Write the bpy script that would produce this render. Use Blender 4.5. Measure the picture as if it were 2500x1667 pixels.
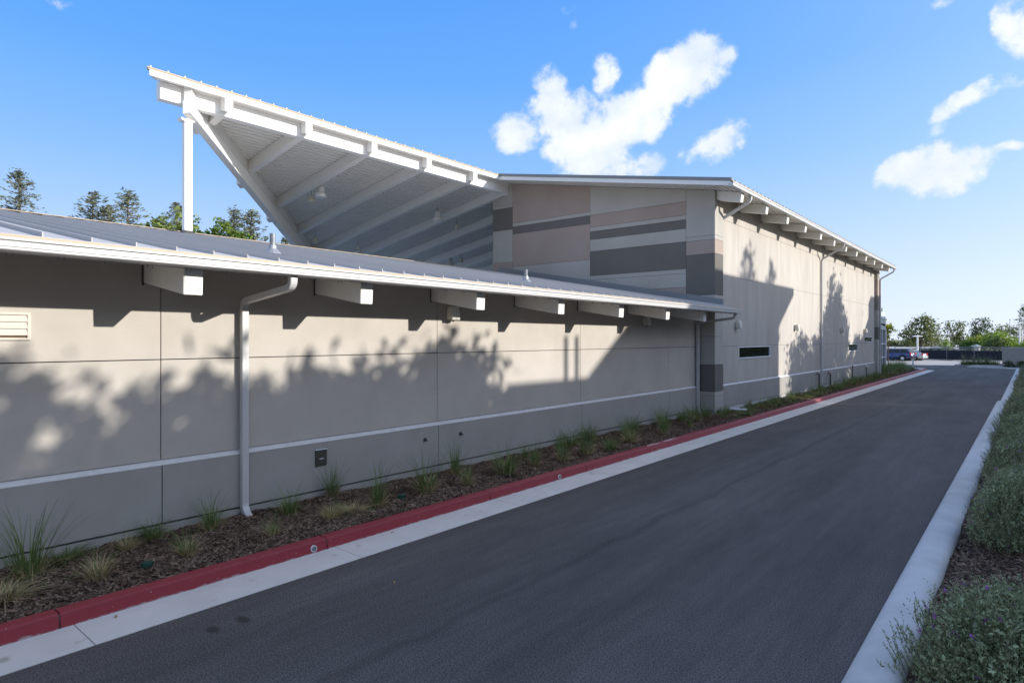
import bpy, bmesh, math, random
import numpy as np
from mathutils import Vector, Matrix

for o in list(bpy.data.objects):
    bpy.data.objects.remove(o)
scene = bpy.context.scene
COL = scene.collection
R = math.radians

# ------------------------------------------------------------------ camera
H = 2.9; FPX = 1531.4; YAW = R(39.637); HY = 827.0
cam = bpy.data.cameras.new('camera'); camo = bpy.data.objects.new('camera', cam); COL.objects.link(camo)
camo.location = (0, 0, H); camo.rotation_euler = (R(90), 0, YAW)
cam.sensor_width = 36.0; cam.lens = FPX / 2500 * 36; cam.shift_y = -0.0026
cam.clip_start = 0.05; cam.clip_end = 3000
scene.camera = camo
VV = Vector((-math.sin(YAW), math.cos(YAW), 0)); RR = Vector((math.cos(YAW), math.sin(YAW), 0))
def at(px, py, depth):
    """world point seen at a photograph pixel, at a given distance in front of the viewpoint"""
    return Vector((0, 0, H)) + (VV + RR * ((px - 1250) / FPX) + Vector((0, 0, 1)) * ((HY - py) / FPX)) * depth
def grd(px, py, z=0.0):
    d = VV + RR * ((px - 1250) / FPX) + Vector((0, 0, 1)) * ((HY - py) / FPX)
    return Vector((0, 0, H)) + d * ((z - H) / d.z)

# ------------------------------------------------------------------ sun, sky, exposure
SUN = Vector((1, .475, .318)).normalized()
SUN_EL = math.asin(SUN.z); SUN_AZ = math.atan2(SUN.y, SUN.x)
sl = bpy.data.lights.new('sun', 'SUN'); sl.energy = 4.0; sl.angle = R(.53); sl.color = (1, .955, .885)
so = bpy.data.objects.new('sun', sl); COL.objects.link(so); so.location = (60, 30, 40)
so.rotation_euler = SUN.to_track_quat('Z', 'Y').to_euler()
w = bpy.data.worlds.new('World'); scene.world = w; w.use_nodes = True
nt = w.node_tree; nt.nodes.clear()
def wn(t, **k):
    n = nt.nodes.new(t)
    for a, b in k.items(): setattr(n, a, b)
    return n
def wl(a, b): nt.links.new(a, b)
out = wn('ShaderNodeOutputWorld'); bg = wn('ShaderNodeBackground'); wl(bg.outputs[0], out.inputs[0])
bg.inputs['Strength'].default_value = .15
sky = wn('ShaderNodeTexSky', sky_type='NISHITA', sun_disc=False)
sky.sun_elevation = SUN_EL; sky.sun_rotation = R(90) - SUN_AZ
sky.altitude = 0; sky.air_density = 1.0; sky.dust_density = .25; sky.ozone_density = 2.2
hs = wn('ShaderNodeHueSaturation'); hs.inputs['Saturation'].default_value = 1.12; hs.inputs['Value'].default_value = 1.0
wl(sky.outputs[0], hs.inputs['Color'])
GLOW_FILL = 3.2
# clouds: soft lumps given by compass bearing and elevation, torn by noise, over the whole sky
tc = wn('ShaderNodeTexCoord'); sep = wn('ShaderNodeSeparateXYZ')
def wm(op, a, b=None, c=None):
    n = wn('ShaderNodeMath', operation=op)
    for i, v in enumerate((a, b, c)):
        if v is None: continue
        if isinstance(v, (int, float)): n.inputs[i].default_value = v
        else: wl(v, n.inputs[i])
    return n.outputs[0]
nzw = wn('ShaderNodeTexNoise'); nzw.inputs['Scale'].default_value = 7; nzw.inputs['Detail'].default_value = 6; nzw.inputs['Roughness'].default_value = .6
wl(tc.outputs['Generated'], nzw.inputs['Vector'])
vs = wn('ShaderNodeVectorMath', operation='SUBTRACT'); wl(nzw.outputs['Color'], vs.inputs[0]); vs.inputs[1].default_value = (.5, .5, .5)
vm = wn('ShaderNodeVectorMath', operation='SCALE'); wl(vs.outputs[0], vm.inputs[0]); vm.inputs['Scale'].default_value = .06
va = wn('ShaderNodeVectorMath', operation='ADD'); wl(tc.outputs['Generated'], va.inputs[0]); wl(vm.outputs[0], va.inputs[1])
wl(va.outputs[0], sep.inputs[0])
hyp = wm('SQRT', wm('ADD', wm('MULTIPLY', sep.outputs[0], sep.outputs[0]), wm('MULTIPLY', sep.outputs[1], sep.outputs[1])))
AZ = wm('ARCTAN2', sep.outputs[1], sep.outputs[0]); EL = wm('ARCTAN2', sep.outputs[2], hyp)
# bearing (deg from +X), elevation, half-width, half-height, tilt, strength
def adir(px, py):
    d = (VV + RR * ((px - 1250) / FPX) + Vector((0, 0, 1)) * ((HY - py) / FPX)).normalized()
    return math.degrees(math.atan2(d.y, d.x)), math.degrees(math.asin(d.z))
LUMPS = []
for px, py, rx, ry, tilt, s in [(1650, 185, 5.4, 3.2, 20, 1.15), (1560, 270, 5.4, 3.3, 28, 1.25), (1440, 330, 5.2, 3.4, 15, 1.25),
        (1370, 275, 3.8, 3.0, 0, 1.1), (1340, 200, 2.0, 2.0, 30, .8), (1470, 175, 1.6, 2.4, 0, .62), (1265, 330, 2.8, 2.3, 0, .95), (1480, 400, 6.0, 2.2, 0, 1.0),
        (1760, 345, 3.2, 1.9, 25, 1.05), (1700, 375, 1.8, 1.2, 0, .7), (2280, 415, 4.2, 2.7, 0, 1.2), (2345, 400, 3.2, 1.5, 0, .85), (2240, 380, 1.8, 1.4, 25, .7),
        (2410, 225, 2.4, 1.1, 15, .72), (2330, 260, 2.4, 1.0, 15, .66), (2290, 310, 1.2, .9, 20, .5), (1395, 50, 1.5, 1.0, 0, .48), (2490, 70, 1.5, 3.0, 0, .62),
        (2300, 5, 3.2, .7, 0, .45), (150, 5, 1.4, .7, 0, .4), (2480, 370, 1.4, .6, 0, .55)]:
    LUMPS.append((*adir(px, py), rx, ry, tilt, s))
for az, el, rx, ry, tilt, s in [(60, 22, 9, 4, 10, .9), (20, 40, 10, 5, 0, .9), (-20, 25, 12, 4, 0, .9), (-70, 32, 11, 5, 0, .9), (-120, 20, 12, 4, 10, .9),
        (-165, 28, 9, 4, 0, .8), (80, 45, 8, 4, 0, .7), (-40, 55, 9, 5, 0, .8)]:
    LUMPS.append((az, el, rx, ry, tilt, s))
acc = None
for az, el, rx, ry, tilt, s in LUMPS:
    a0, e0 = R(az), R(el)
    da = wm('SUBTRACT', AZ, a0)
    if abs(az) > 120: da = wm('SUBTRACT', wm('FLOORED_MODULO', wm('ADD', da, math.pi), 2 * math.pi), math.pi)
    da = wm('MULTIPLY', da, -math.cos(e0)); de = wm('SUBTRACT', EL, e0)
    ct, st = math.cos(R(tilt)), math.sin(R(tilt))
    u = wm('ADD', wm('MULTIPLY', da, ct), wm('MULTIPLY', de, st)); v = wm('SUBTRACT', wm('MULTIPLY', de, ct), wm('MULTIPLY', da, st))
    u = wm('MULTIPLY', u, 1 / R(rx)); v = wm('MULTIPLY', v, 1 / R(ry))
    q = wm('MULTIPLY', wm('MAXIMUM', wm('SUBTRACT', 1.0, wm('ADD', wm('MULTIPLY', u, u), wm('MULTIPLY', v, v))), 0.0), s)
    acc = q if acc is None else wm('SMOOTH_MAX', acc, q, .15)
nz2 = wn('ShaderNodeTexNoise'); nz2.inputs['Scale'].default_value = 20; nz2.inputs['Detail'].default_value = 10; nz2.inputs['Roughness'].default_value = .60
wl(tc.outputs['Generated'], nz2.inputs['Vector'])
dens = wm('ADD', acc, wm('MULTIPLY', wm('SUBTRACT', nz2.outputs['Fac'], .50), 2.3))
mr = wn('ShaderNodeMapRange', interpolation_type='SMOOTHSTEP'); wl(dens, mr.inputs['Value'])
mr.inputs['From Min'].default_value = .22; mr.inputs['From Max'].default_value = .80
gate = wm('MULTIPLY', mr.outputs[0], wm('MINIMUM', wm('MULTIPLY', wm('MAXIMUM', wm('SUBTRACT', acc, .14), 0.0), 4.5), 1.0))
gate = wm('MULTIPLY', gate, .93)
ccol = wn('ShaderNodeMixRGB'); ccol.inputs['Color1'].default_value = (3.65, 4.1, 4.75, 1); ccol.inputs['Color2'].default_value = (5.0, 5.1, 5.25, 1)
nz4 = wn('ShaderNodeTexNoise'); nz4.inputs['Scale'].default_value = 11; nz4.inputs['Detail'].default_value = 6; wl(va.outputs[0], nz4.inputs['Vector'])
cfac = wn('ShaderNodeMapRange'); wl(wm('ADD', nz4.outputs['Fac'], wm('MULTIPLY', wm('SUBTRACT', dens, .6), .22)), cfac.inputs['Value']); cfac.inputs['From Min'].default_value = .38; cfac.inputs['From Max'].default_value = .66
wl(cfac.outputs[0], ccol.inputs['Fac'])
# clear-sky colour by elevation (the same at every bearing), blended with the Nishita sky
nrm_ = wn('ShaderNodeSeparateXYZ'); wl(tc.outputs['Generated'], nrm_.inputs[0])
elv = wm('MULTIPLY', wm('ARCSINE', wm('MAXIMUM', nrm_.outputs[2], 0.0)), 2 / math.pi)
ramp = wn('ShaderNodeValToRGB'); wl(elv, ramp.inputs[0]); cr_ = ramp.color_ramp
for i, (e, c) in enumerate([(0, (.72, .83, 1.03)), (4, (.64, .775, 1.03)), (9, (.46, .67, 1.03)), (15, (.265, .545, 1.03)), (22, (.135, .43, 1.02)), (30, (.08, .355, 1.0)), (55, (.07, .29, .86)), (90, (.06, .25, .78))]):
    el_ = cr_.elements[i] if i < 2 else cr_.elements.new(e / 90)
    el_.position = e / 90; el_.color = (*c, 1)
gsc = wn('ShaderNodeVectorMath', operation='SCALE'); wl(ramp.outputs[0], gsc.inputs[0]); gsc.inputs['Scale'].default_value = .70 / .15
smx = wn('ShaderNodeMixRGB'); smx.inputs['Fac'].default_value = .93; wl(hs.outputs[0], smx.inputs['Color1']); wl(gsc.outputs[0], smx.inputs['Color2'])
# white glow round the sun, added to the sky as fill for the shade
sd_ = wn('ShaderNodeVectorMath', operation='DOT_PRODUCT'); wl(tc.outputs['Generated'], sd_.inputs[0]); sd_.inputs[1].default_value = tuple(SUN)
glow = wm('EXPONENT', wm('MULTIPLY', wm('ARCCOSINE', wm('MINIMUM', sd_.outputs['Value'], .9999)), -1 / R(19)))
gcol = wn('ShaderNodeVectorMath', operation='SCALE'); gcol.inputs[0].default_value = (1.0, .96, .90); wl(wm('MULTIPLY', glow, GLOW_FILL / .15), gcol.inputs['Scale'])
sadd = wn('ShaderNodeVectorMath', operation='ADD'); wl(smx.outputs[0], sadd.inputs[0]); wl(gcol.outputs[0], sadd.inputs[1])
# unseen cloud added outside the view only, to lift and whiten the shade
nz3 = wn('ShaderNodeTexNoise'); nz3.inputs['Scale'].default_value = 3.2; nz3.inputs['Detail'].default_value = 7; nz3.inputs['Roughness'].default_value = .55; wl(tc.outputs['Generated'], nz3.inputs['Vector'])
vd = wn('ShaderNodeVectorMath', operation='DOT_PRODUCT'); wl(tc.outputs['Generated'], vd.inputs[0]); vd.inputs[1].default_value = tuple(VV)
def wr(v, a, b, c=0., d=1.):
    n = wn('ShaderNodeMapRange', interpolation_type='SMOOTHSTEP'); wl(v, n.inputs['Value'])
    for k, x_ in zip(('From Min', 'From Max', 'To Min', 'To Max'), (a, b, c, d)): n.inputs[k].default_value = x_
    return n.outputs[0]
field = wm('MULTIPLY', wm('MULTIPLY', wr(nz3.outputs['Fac'], .45, .60), wr(vd.outputs['Value'], .45, .66, 1., 0.)), wr(nrm_.outputs[2], .05, .25))
gate = wm('MAXIMUM', gate, wm('MULTIPLY', field, .9))
cmx = wn('ShaderNodeMixRGB'); wl(gate, cmx.inputs['Fac']); wl(sadd.outputs[0], cmx.inputs['Color1']); wl(ccol.outputs[0], cmx.inputs['Color2'])
wl(cmx.outputs[0], bg.inputs['Color'])
scene.view_settings.view_transform = 'Standard'; scene.view_settings.look = 'None'
scene.view_settings.exposure = 0.5; scene.view_settings.gamma = 1; scene.view_settings.use_curve_mapping = False
scene.cycles.max_bounces = 12; scene.cycles.diffuse_bounces = 8; scene.cycles.transparent_max_bounces = 16

# ------------------------------------------------------------------ materials
MATS = {}
def mat(name, c1, c2=None, scale=3.0, detail=4, rough=.8, bump=0.0, bscale=60, stretch=(1, 1, 1), spec=.3, metal=0.0, island=0.0, transl=None, spots=None, lo=.3, hi=.7, coat=0):
    if name in MATS: return MATS[name]
    m = bpy.data.materials.new(name); m.use_nodes = True; t = m.node_tree; N = t.nodes; L = t.links
    b = N['Principled BSDF']; b.inputs['Roughness'].default_value = rough; b.inputs['Metallic'].default_value = metal
    b.inputs['Specular IOR Level'].default_value = spec
    if coat: b.inputs['Coat Weight'].default_value = coat; b.inputs['Coat Roughness'].default_value = .05
    c1 = (*c1, 1); c2 = (*(c2 or c1[:3]), 1)
    geo = N.new('ShaderNodeNewGeometry')
    mp = N.new('ShaderNodeMapping'); mp.inputs['Scale'].default_value = stretch; L.new(geo.outputs['Position'], mp.inputs['Vector'])
    nz = N.new('ShaderNodeTexNoise'); nz.inputs['Scale'].default_value = scale; nz.inputs['Detail'].default_value = detail; nz.inputs['Roughness'].default_value = .6
    L.new(mp.outputs[0], nz.inputs['Vector'])
    r = N.new('ShaderNodeMapRange'); L.new(nz.outputs['Fac'], r.inputs['Value']); r.inputs['From Min'].default_value = lo; r.inputs['From Max'].default_value = hi
    mx = N.new('ShaderNodeMixRGB'); L.new(r.outputs[0], mx.inputs['Fac']); mx.inputs['Color1'].default_value = c1; mx.inputs['Color2'].default_value = c2
    col = mx.outputs[0]
    if island:
        rs = N.new('ShaderNodeMapRange'); L.new(geo.outputs['Random Per Island'], rs.inputs['Value']); rs.inputs['To Min'].default_value = 1 - island; rs.inputs['To Max'].default_value = 1 + island
        vm_ = N.new('ShaderNodeVectorMath'); vm_.operation = 'SCALE'; L.new(col, vm_.inputs[0]); L.new(rs.outputs[0], vm_.inputs['Scale']); col = vm_.outputs[0]
    if spots:
        sc, sz, scol, lim = spots
        n2 = N.new('ShaderNodeTexNoise'); n2.inputs['Scale'].default_value = sc; n2.inputs['Detail'].default_value = sz; L.new(mp.outputs[0], n2.inputs['Vector'])
        r2 = N.new('ShaderNodeMapRange'); L.new(n2.outputs['Fac'], r2.inputs['Value']); r2.inputs['From Min'].default_value = lim; r2.inputs['From Max'].default_value = lim + .08
        m2 = N.new('ShaderNodeMixRGB'); L.new(r2.outputs[0], m2.inputs['Fac']); L.new(col, m2.inputs['Color1']); m2.inputs['Color2'].default_value = (*scol, 1); col = m2.outputs[0]
    L.new(col, b.inputs['Base Color'])
    if bump:
        n3 = N.new('ShaderNodeTexNoise'); n3.inputs['Scale'].default_value = bscale; n3.inputs['Detail'].default_value = 3; L.new(mp.outputs[0], n3.inputs['Vector'])
        bp = N.new('ShaderNodeBump'); bp.inputs['Strength'].default_value = bump; bp.inputs['Distance'].default_value = .01; L.new(n3.outputs['Fac'], bp.inputs['Height']); L.new(bp.outputs[0], b.inputs['Normal'])
    if transl:
        tr = N.new('ShaderNodeBsdfTranslucent'); L.new(col, tr.inputs['Color'])
        ms = N.new('ShaderNodeMixShader'); ms.inputs[0].default_value = transl; L.new(b.outputs[0], ms.inputs[1]); L.new(tr.outputs[0], ms.inputs[2])
        L.new(ms.outputs[0], N['Material Output'].inputs['Surface'])
    MATS[name] = m; return m

M_STUCCO = mat('stucco_beige', (.438, .400, .352), (.512, .470, .418), scale=.9, detail=5, rough=.95, bump=.12, bscale=140, spec=.15)
M_STUCCO2 = mat('stucco_tall', (.425, .39, .348), (.525, .485, .435), scale=1.3, detail=6, rough=.95, bump=.12, bscale=110, stretch=(1, 1, .22), spec=.15)
M_WAINS = mat('stucco_wainscot', (.325, .308, .282), (.375, .355, .325), scale=1.1, detail=5, rough=.95, bump=.12, bscale=140, spec=.15)
M_LIGHT = mat('paint_light_grey', (.40, .375, .335), (.455, .43, .39), scale=.9, detail=6, rough=.95, bump=.08, bscale=120, spec=.15)
M_PINK = mat('paint_dusty_pink', (.355, .285, .245), (.39, .318, .275), scale=.9, detail=6, rough=.95, bump=.08, bscale=120, spec=.15)
M_DARK = mat('paint_dark_grey', (.15, .14, .125), (.172, .16, .145), scale=.9, detail=6, rough=.95, bump=.08, bscale=120, spec=.15)
M_MID = mat('paint_mid_grey', (.24, .222, .20), (.27, .25, .226), scale=.9, detail=6, rough=.95, bump=.08, bscale=120, spec=.15)
M_JOINT = mat('joint_dark', (.10, .085, .07), rough=1)  # dark colour of the joints and of the core behind panel gaps
M_WHITE = mat('white_steel_paint', (.80, .785, .75), (.83, .815, .78), scale=1.5, rough=.45, spec=.4)
M_BEAM = mat('white_beam_paint', (.77, .75, .70), (.80, .785, .74), scale=2.2, detail=5, rough=.6, spec=.3, stretch=(1, 1, .5))
M_GUT = mat('gutter_paint', (.545, .535, .515), (.575, .565, .55), scale=.7, rough=.35, spec=.5)
M_DECK = mat('deck_paint', (.78, .76, .70), (.82, .80, .745), scale=1.2, rough=.55, spec=.3)
M_ROOF = mat('roof_grey_metal', (.50, .47, .44), (.56, .525, .49), scale=.35, detail=3, rough=.62, spec=.18, metal=.0, stretch=(.25, 2.2, 1))
M_ROOFEDGE = mat('roof_edge_tan', (.42, .33, .22), (.47, .37, .26), rough=.5)
M_CAP = mat('cap_grey_metal', (.20, .21, .215), (.235, .24, .245), scale=.6, rough=.4, spec=.5)
M_ASPH = None
M_CONC = mat('concrete', (.60, .555, .49), (.70, .655, .59), scale=1.4, detail=7, rough=.9, bump=.15, bscale=70, spec=.2, spots=(2.3, 6, (.42, .37, .30), .64))
M_CONC2 = mat('concrete_kerb', (.52, .51, .495), (.64, .63, .61), scale=2.2, detail=8, rough=.85, bump=.25, bscale=60, spec=.25)
M_PVC = mat('white_pvc', (.66, .68, .68), rough=.5); M_BLACK = mat('black_hole', (.012, .012, .012), rough=1)
M_ALU = mat('white_aluminium', (.72, .74, .76), rough=.35, spec=.5)
M_GALV = mat('galvanised', (.17, .18, .19), (.25, .26, .27), scale=6, rough=.45, metal=.2)
M_BRONZE = mat('bronze_metal', (.055, .052, .045), (.075, .07, .06), scale=8, rough=.4, spec=.5)
M_MULCH = mat('mulch_soil', (.035, .022, .015), (.085, .055, .038), scale=16, detail=6, rough=1, bump=.8, bscale=30)
M_CHIP = mat('mulch_chip', (.12, .075, .052), (.24, .165, .12), scale=4, detail=4, rough=.95, island=.65)
M_GREEN = mat('grass_green', (.11, .17, .05), (.20, .26, .09), scale=5, rough=.6, island=.35, transl=.25)
M_DRY = mat('grass_dry', (.44, .34, .18), (.60, .49, .29), scale=6, rough=.8, island=.3, transl=.2)
M_SHRUB = mat('shrub_leaf', (.24, .28, .145), (.40, .44, .25), scale=4, rough=.6, island=.38, transl=.18)
M_TWIG = mat('twig_wood', (.10, .075, .05), (.15, .115, .08), scale=20, rough=.9)
M_PETAL = mat('petal_purple', (.42, .12, .50), (.55, .20, .62), scale=9, rough=.6, island=.2, transl=.2)
M_BARK = mat('bark', (.10, .075, .055), (.17, .13, .10), scale=8, rough=.95, bump=.5, bscale=18, stretch=(1, 1, .2))
M_REDWOOD = mat('needle_blue_green', (.10, .125, .075), (.20, .20, .12), scale=.8, rough=.7, island=.45, transl=.2)
M_PINE = mat('needle_yellow_green', (.13, .18, .04), (.23, .27, .065), scale=.9, rough=.7, island=.4, transl=.25)
M_LEAF = mat('leaf_olive', (.12, .15, .045), (.25, .27, .085), scale=.35, rough=.6, island=.45, transl=.3)
M_LEAF2 = mat('leaf_bright', (.17, .27, .04), (.32, .42, .07), scale=.5, rough=.6, island=.35, transl=.35)
M_LEAF3 = mat('leaf_dark', (.045, .08, .025), (.09, .13, .04), scale=.5, rough=.6, island=.4, transl=.2)
M_YEL = mat('leaf_yellow', (.34, .34, .03), (.48, .46, .05), scale=.5, rough=.6, island=.3, transl=.35)
M_STAKE = mat('stake_wood', (.36, .20, .10), (.44, .26, .14), scale=12, rough=.9)
def glassmat(name, c, rough=.03):
    m = bpy.data.materials.new(name); m.use_nodes = True; b = m.node_tree.nodes['Principled BSDF']
    b.inputs['Base Color'].default_value = (*c, 1); b.inputs['Roughness'].default_value = rough; b.inputs['Specular IOR Level'].default_value = .5; b.inputs['IOR'].default_value = 1.45
    return m
M_GLASS = glassmat('dark_glass', (.02, .024, .016))

def asphalt():
    m = bpy.data.materials.new('asphalt'); m.use_nodes = True; t = m.node_tree; N = t.nodes; L = t.links; b = N['Principled BSDF']
    b.inputs['Roughness'].default_value = .85; b.inputs['Specular IOR Level'].default_value = .3
    g = N.new('ShaderNodeNewGeometry')
    def noise(sc, st, det=5, rg=.6):
        mp = N.new('ShaderNodeMapping'); mp.inputs['Scale'].default_value = st; L.new(g.outputs['Position'], mp.inputs['Vector'])
        n = N.new('ShaderNodeTexNoise'); n.inputs['Scale'].default_value = sc; n.inputs['Detail'].default_value = det; n.inputs['Roughness'].default_value = rg; L.new(mp.outputs[0], n.inputs['Vector']); return n.outputs['Fac']
    def rng(v, a, b_, c, d):
        r = N.new('ShaderNodeMapRange'); L.new(v, r.inputs['Value'])
        for k, x in zip(('From Min', 'From Max', 'To Min', 'To Max'), (a, b_, c, d)): r.inputs[k].default_value = x
        return r.outputs[0]
    def mul(a, b_):
        n = N.new('ShaderNodeMath'); n.operation = 'MULTIPLY'; L.new(a, n.inputs[0])
        if isinstance(b_, float): n.inputs[1].default_value = b_
        else: L.new(b_, n.inputs[1])
        return n.outputs[0]
    v = mul(rng(noise(.55, (1, .28, 1), 6), .32, .68, .80, 1.22), rng(noise(1.3, (2.2, .09, 1), 4), .35, .65, .93, 1.07))
    v = mul(v, rng(noise(60, (1, 1, 1), 2, .8), .38, .62, .45, 1.55))
    v = mul(v, rng(noise(150, (1, 1, 1), 1, .7), .36, .64, .6, 1.4))
    v = mul(v, rng(noise(4.5, (1.5, .22, 1), 6, .7), .35, .7, .88, 1.12))
    # a faint paving seam and darker tyre runs along the lane
    sp = N.new('ShaderNodeSeparateXYZ'); L.new(g.outputs['Position'], sp.inputs[0])
    def band(x0, wd, amt):
        a = N.new('ShaderNodeMath'); a.operation = 'SUBTRACT'; L.new(sp.outputs[0], a.inputs[0]); a.inputs[1].default_value = x0
        wob = N.new('ShaderNodeMath'); wob.operation = 'MULTIPLY_ADD'; L.new(noise(.5, (0, 1, 0), 4), wob.inputs[0]); wob.inputs[1].default_value = .5; L.new(a.outputs[0], wob.inputs[2])
        c = N.new('ShaderNodeMath'); c.operation = 'ABSOLUTE'; L.new(wob.outputs[0], c.inputs[0])
        return rng(c.outputs[0], 0, wd, 1 - amt, 1.0)
    v = mul(v, band(-4.35, .10, .22)); v = mul(v, band(-5.45, .55, .10)); v = mul(v, band(-3.2, .6, .12))
    ramp = N.new('ShaderNodeMixRGB'); ramp.blend_type = 'MULTIPLY'; ramp.inputs['Fac'].default_value = 1; ramp.inputs['Color1'].default_value = (.100, .089, .081, 1)
    cb = N.new('ShaderNodeCombineXYZ')
    for i in range(3): L.new(v, cb.inputs[i])
    L.new(cb.outputs[0], ramp.inputs['Color2'])
    # pale grit and dust
    r2 = rng(noise(38, (1, 1, 1), 2, .5), .745, .775, 0, .55)
    dust = rng(noise(1.1, (.35, 1.6, 1), 6, .7), .60, .85, 0, .28)
    m1 = N.new('ShaderNodeMixRGB'); L.new(dust, m1.inputs['Fac']); L.new(ramp.outputs[0], m1.inputs['Color1']); m1.inputs['Color2'].default_value = (.17, .16, .155, 1)
    m2 = N.new('ShaderNodeMixRGB'); L.new(r2, m2.inputs['Fac']); L.new(m1.outputs[0], m2.inputs['Color1']); m2.inputs['Color2'].default_value = (.26, .25, .24, 1)
    # two dried oily drips near the gutter
    last = m2.outputs[0]
    for cx, cy, rx, ry in ((-6.295, 2.92, .10, .07), (-6.28, 3.22, .13, .07)):
        mp = N.new('ShaderNodeMapping'); mp.inputs['Location'].default_value = (-cx / rx, -cy / ry, 0); mp.inputs['Scale'].default_value = (1 / rx, 1 / ry, 0); L.new(g.outputs['Position'], mp.inputs['Vector'])
        ln = N.new('ShaderNodeVectorMath'); ln.operation = 'LENGTH'; L.new(mp.outputs[0], ln.inputs[0])
        f = rng(ln.outputs['Value'], .55, 1.1, .75, 0)
        mm = N.new('ShaderNodeMixRGB'); L.new(f, mm.inputs['Fac']); L.new(last, mm.inputs['Color1']); mm.inputs['Color2'].default_value = (.03, .022, .018, 1); last = mm.outputs[0]
    L.new(last, b.inputs['Base Color'])
    bp = N.new('ShaderNodeBump'); bp.inputs['Strength'].default_value = .5; bp.inputs['Distance'].default_value = .008; L.new(noise(120, (1, 1, 1), 3), bp.inputs['Height']); L.new(bp.outputs[0], b.inputs['Normal'])
    return m
M_ASPH = asphalt()
def redpaint():
    m = bpy.data.materials.new('red_kerb_paint'); m.use_nodes = True; t = m.node_tree; N = t.nodes; L = t.links; b = N['Principled BSDF']
    b.inputs['Roughness'].default_value = .55; b.inputs['Specular IOR Level'].default_value = .35
    g = N.new('ShaderNodeNewGeometry'); sp = N.new('ShaderNodeSeparateXYZ'); L.new(g.outputs['Position'], sp.inputs[0])
    n = N.new('ShaderNodeTexNoise'); n.inputs['Scale'].default_value = 9; n.inputs['Detail'].default_value = 8; n.inputs['Roughness'].default_value = .7
    mp = N.new('ShaderNodeMapping'); mp.inputs['Scale'].default_value = (1, .5, 1); L.new(g.outputs['Position'], mp.inputs['Vector']); L.new(mp.outputs[0], n.inputs['Vector'])
    # worn strip where the paint meets the gutter
    a = N.new('ShaderNodeMath'); a.operation = 'MULTIPLY_ADD'; L.new(n.outputs['Fac'], a.inputs[0]); a.inputs[1].default_value = -.11; a.inputs[2].default_value = .078
    c = N.new('ShaderNodeMath'); c.operation = 'SUBTRACT'; L.new(a.outputs[0], c.inputs[0]); L.new(sp.outputs[2], c.inputs[1])
    r = N.new('ShaderNodeMapRange'); L.new(c.outputs[0], r.inputs['Value']); r.inputs['From Min'].default_value = -.006; r.inputs['From Max'].default_value = .01; r.inputs['To Max'].default_value = .85
    n2 = N.new('ShaderNodeTexNoise'); n2.inputs['Scale'].default_value = 30; n2.inputs['Detail'].default_value = 3; L.new(g.outputs['Position'], n2.inputs['Vector'])
    r2 = N.new('ShaderNodeMapRange'); L.new(n2.outputs['Fac'], r2.inputs['Value']); r2.inputs['From Min'].default_value = .69; r2.inputs['From Max'].default_value = .72; r2.inputs['To Max'].default_value = .55
    mxm = N.new('ShaderNodeMath'); mxm.operation = 'MAXIMUM'; L.new(r.outputs[0], mxm.inputs[0]); L.new(r2.outputs[0], mxm.inputs[1])
    base = N.new('ShaderNodeMixRGB'); L.new(n.outputs['Fac'], base.inputs['Fac']); base.inputs['Color1'].default_value = (.24, .022, .032, 1); base.inputs['Color2'].default_value = (.32, .045, .055, 1)
    # paler, pinker tone blended in farther along the drive
    fy = N.new('ShaderNodeMapRange'); L.new(sp.outputs[1], fy.inputs['Value']); fy.inputs['From Min'].default_value = 6; fy.inputs['From Max'].default_value = 40; fy.inputs['To Max'].default_value = .55
    fd = N.new('ShaderNodeMixRGB'); L.new(fy.outputs[0], fd.inputs['Fac']); L.new(base.outputs[0], fd.inputs['Color1']); fd.inputs['Color2'].default_value = (.42, .15, .16, 1)
    mx = N.new('ShaderNodeMixRGB'); L.new(mxm.outputs[0], mx.inputs['Fac']); L.new(fd.outputs[0], mx.inputs['Color1']); mx.inputs['Color2'].default_value = (.42, .36, .34, 1)
    L.new(mx.outputs[0], b.inputs['Base Color'])
    bp = N.new('ShaderNodeBump'); bp.inputs['Strength'].default_value = .25; bp.inputs['Distance'].default_value = .006; L.new(n.outputs['Fac'], bp.inputs['Height']); L.new(bp.outputs[0], b.inputs['Normal'])
    return m
M_RED = redpaint()

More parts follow.
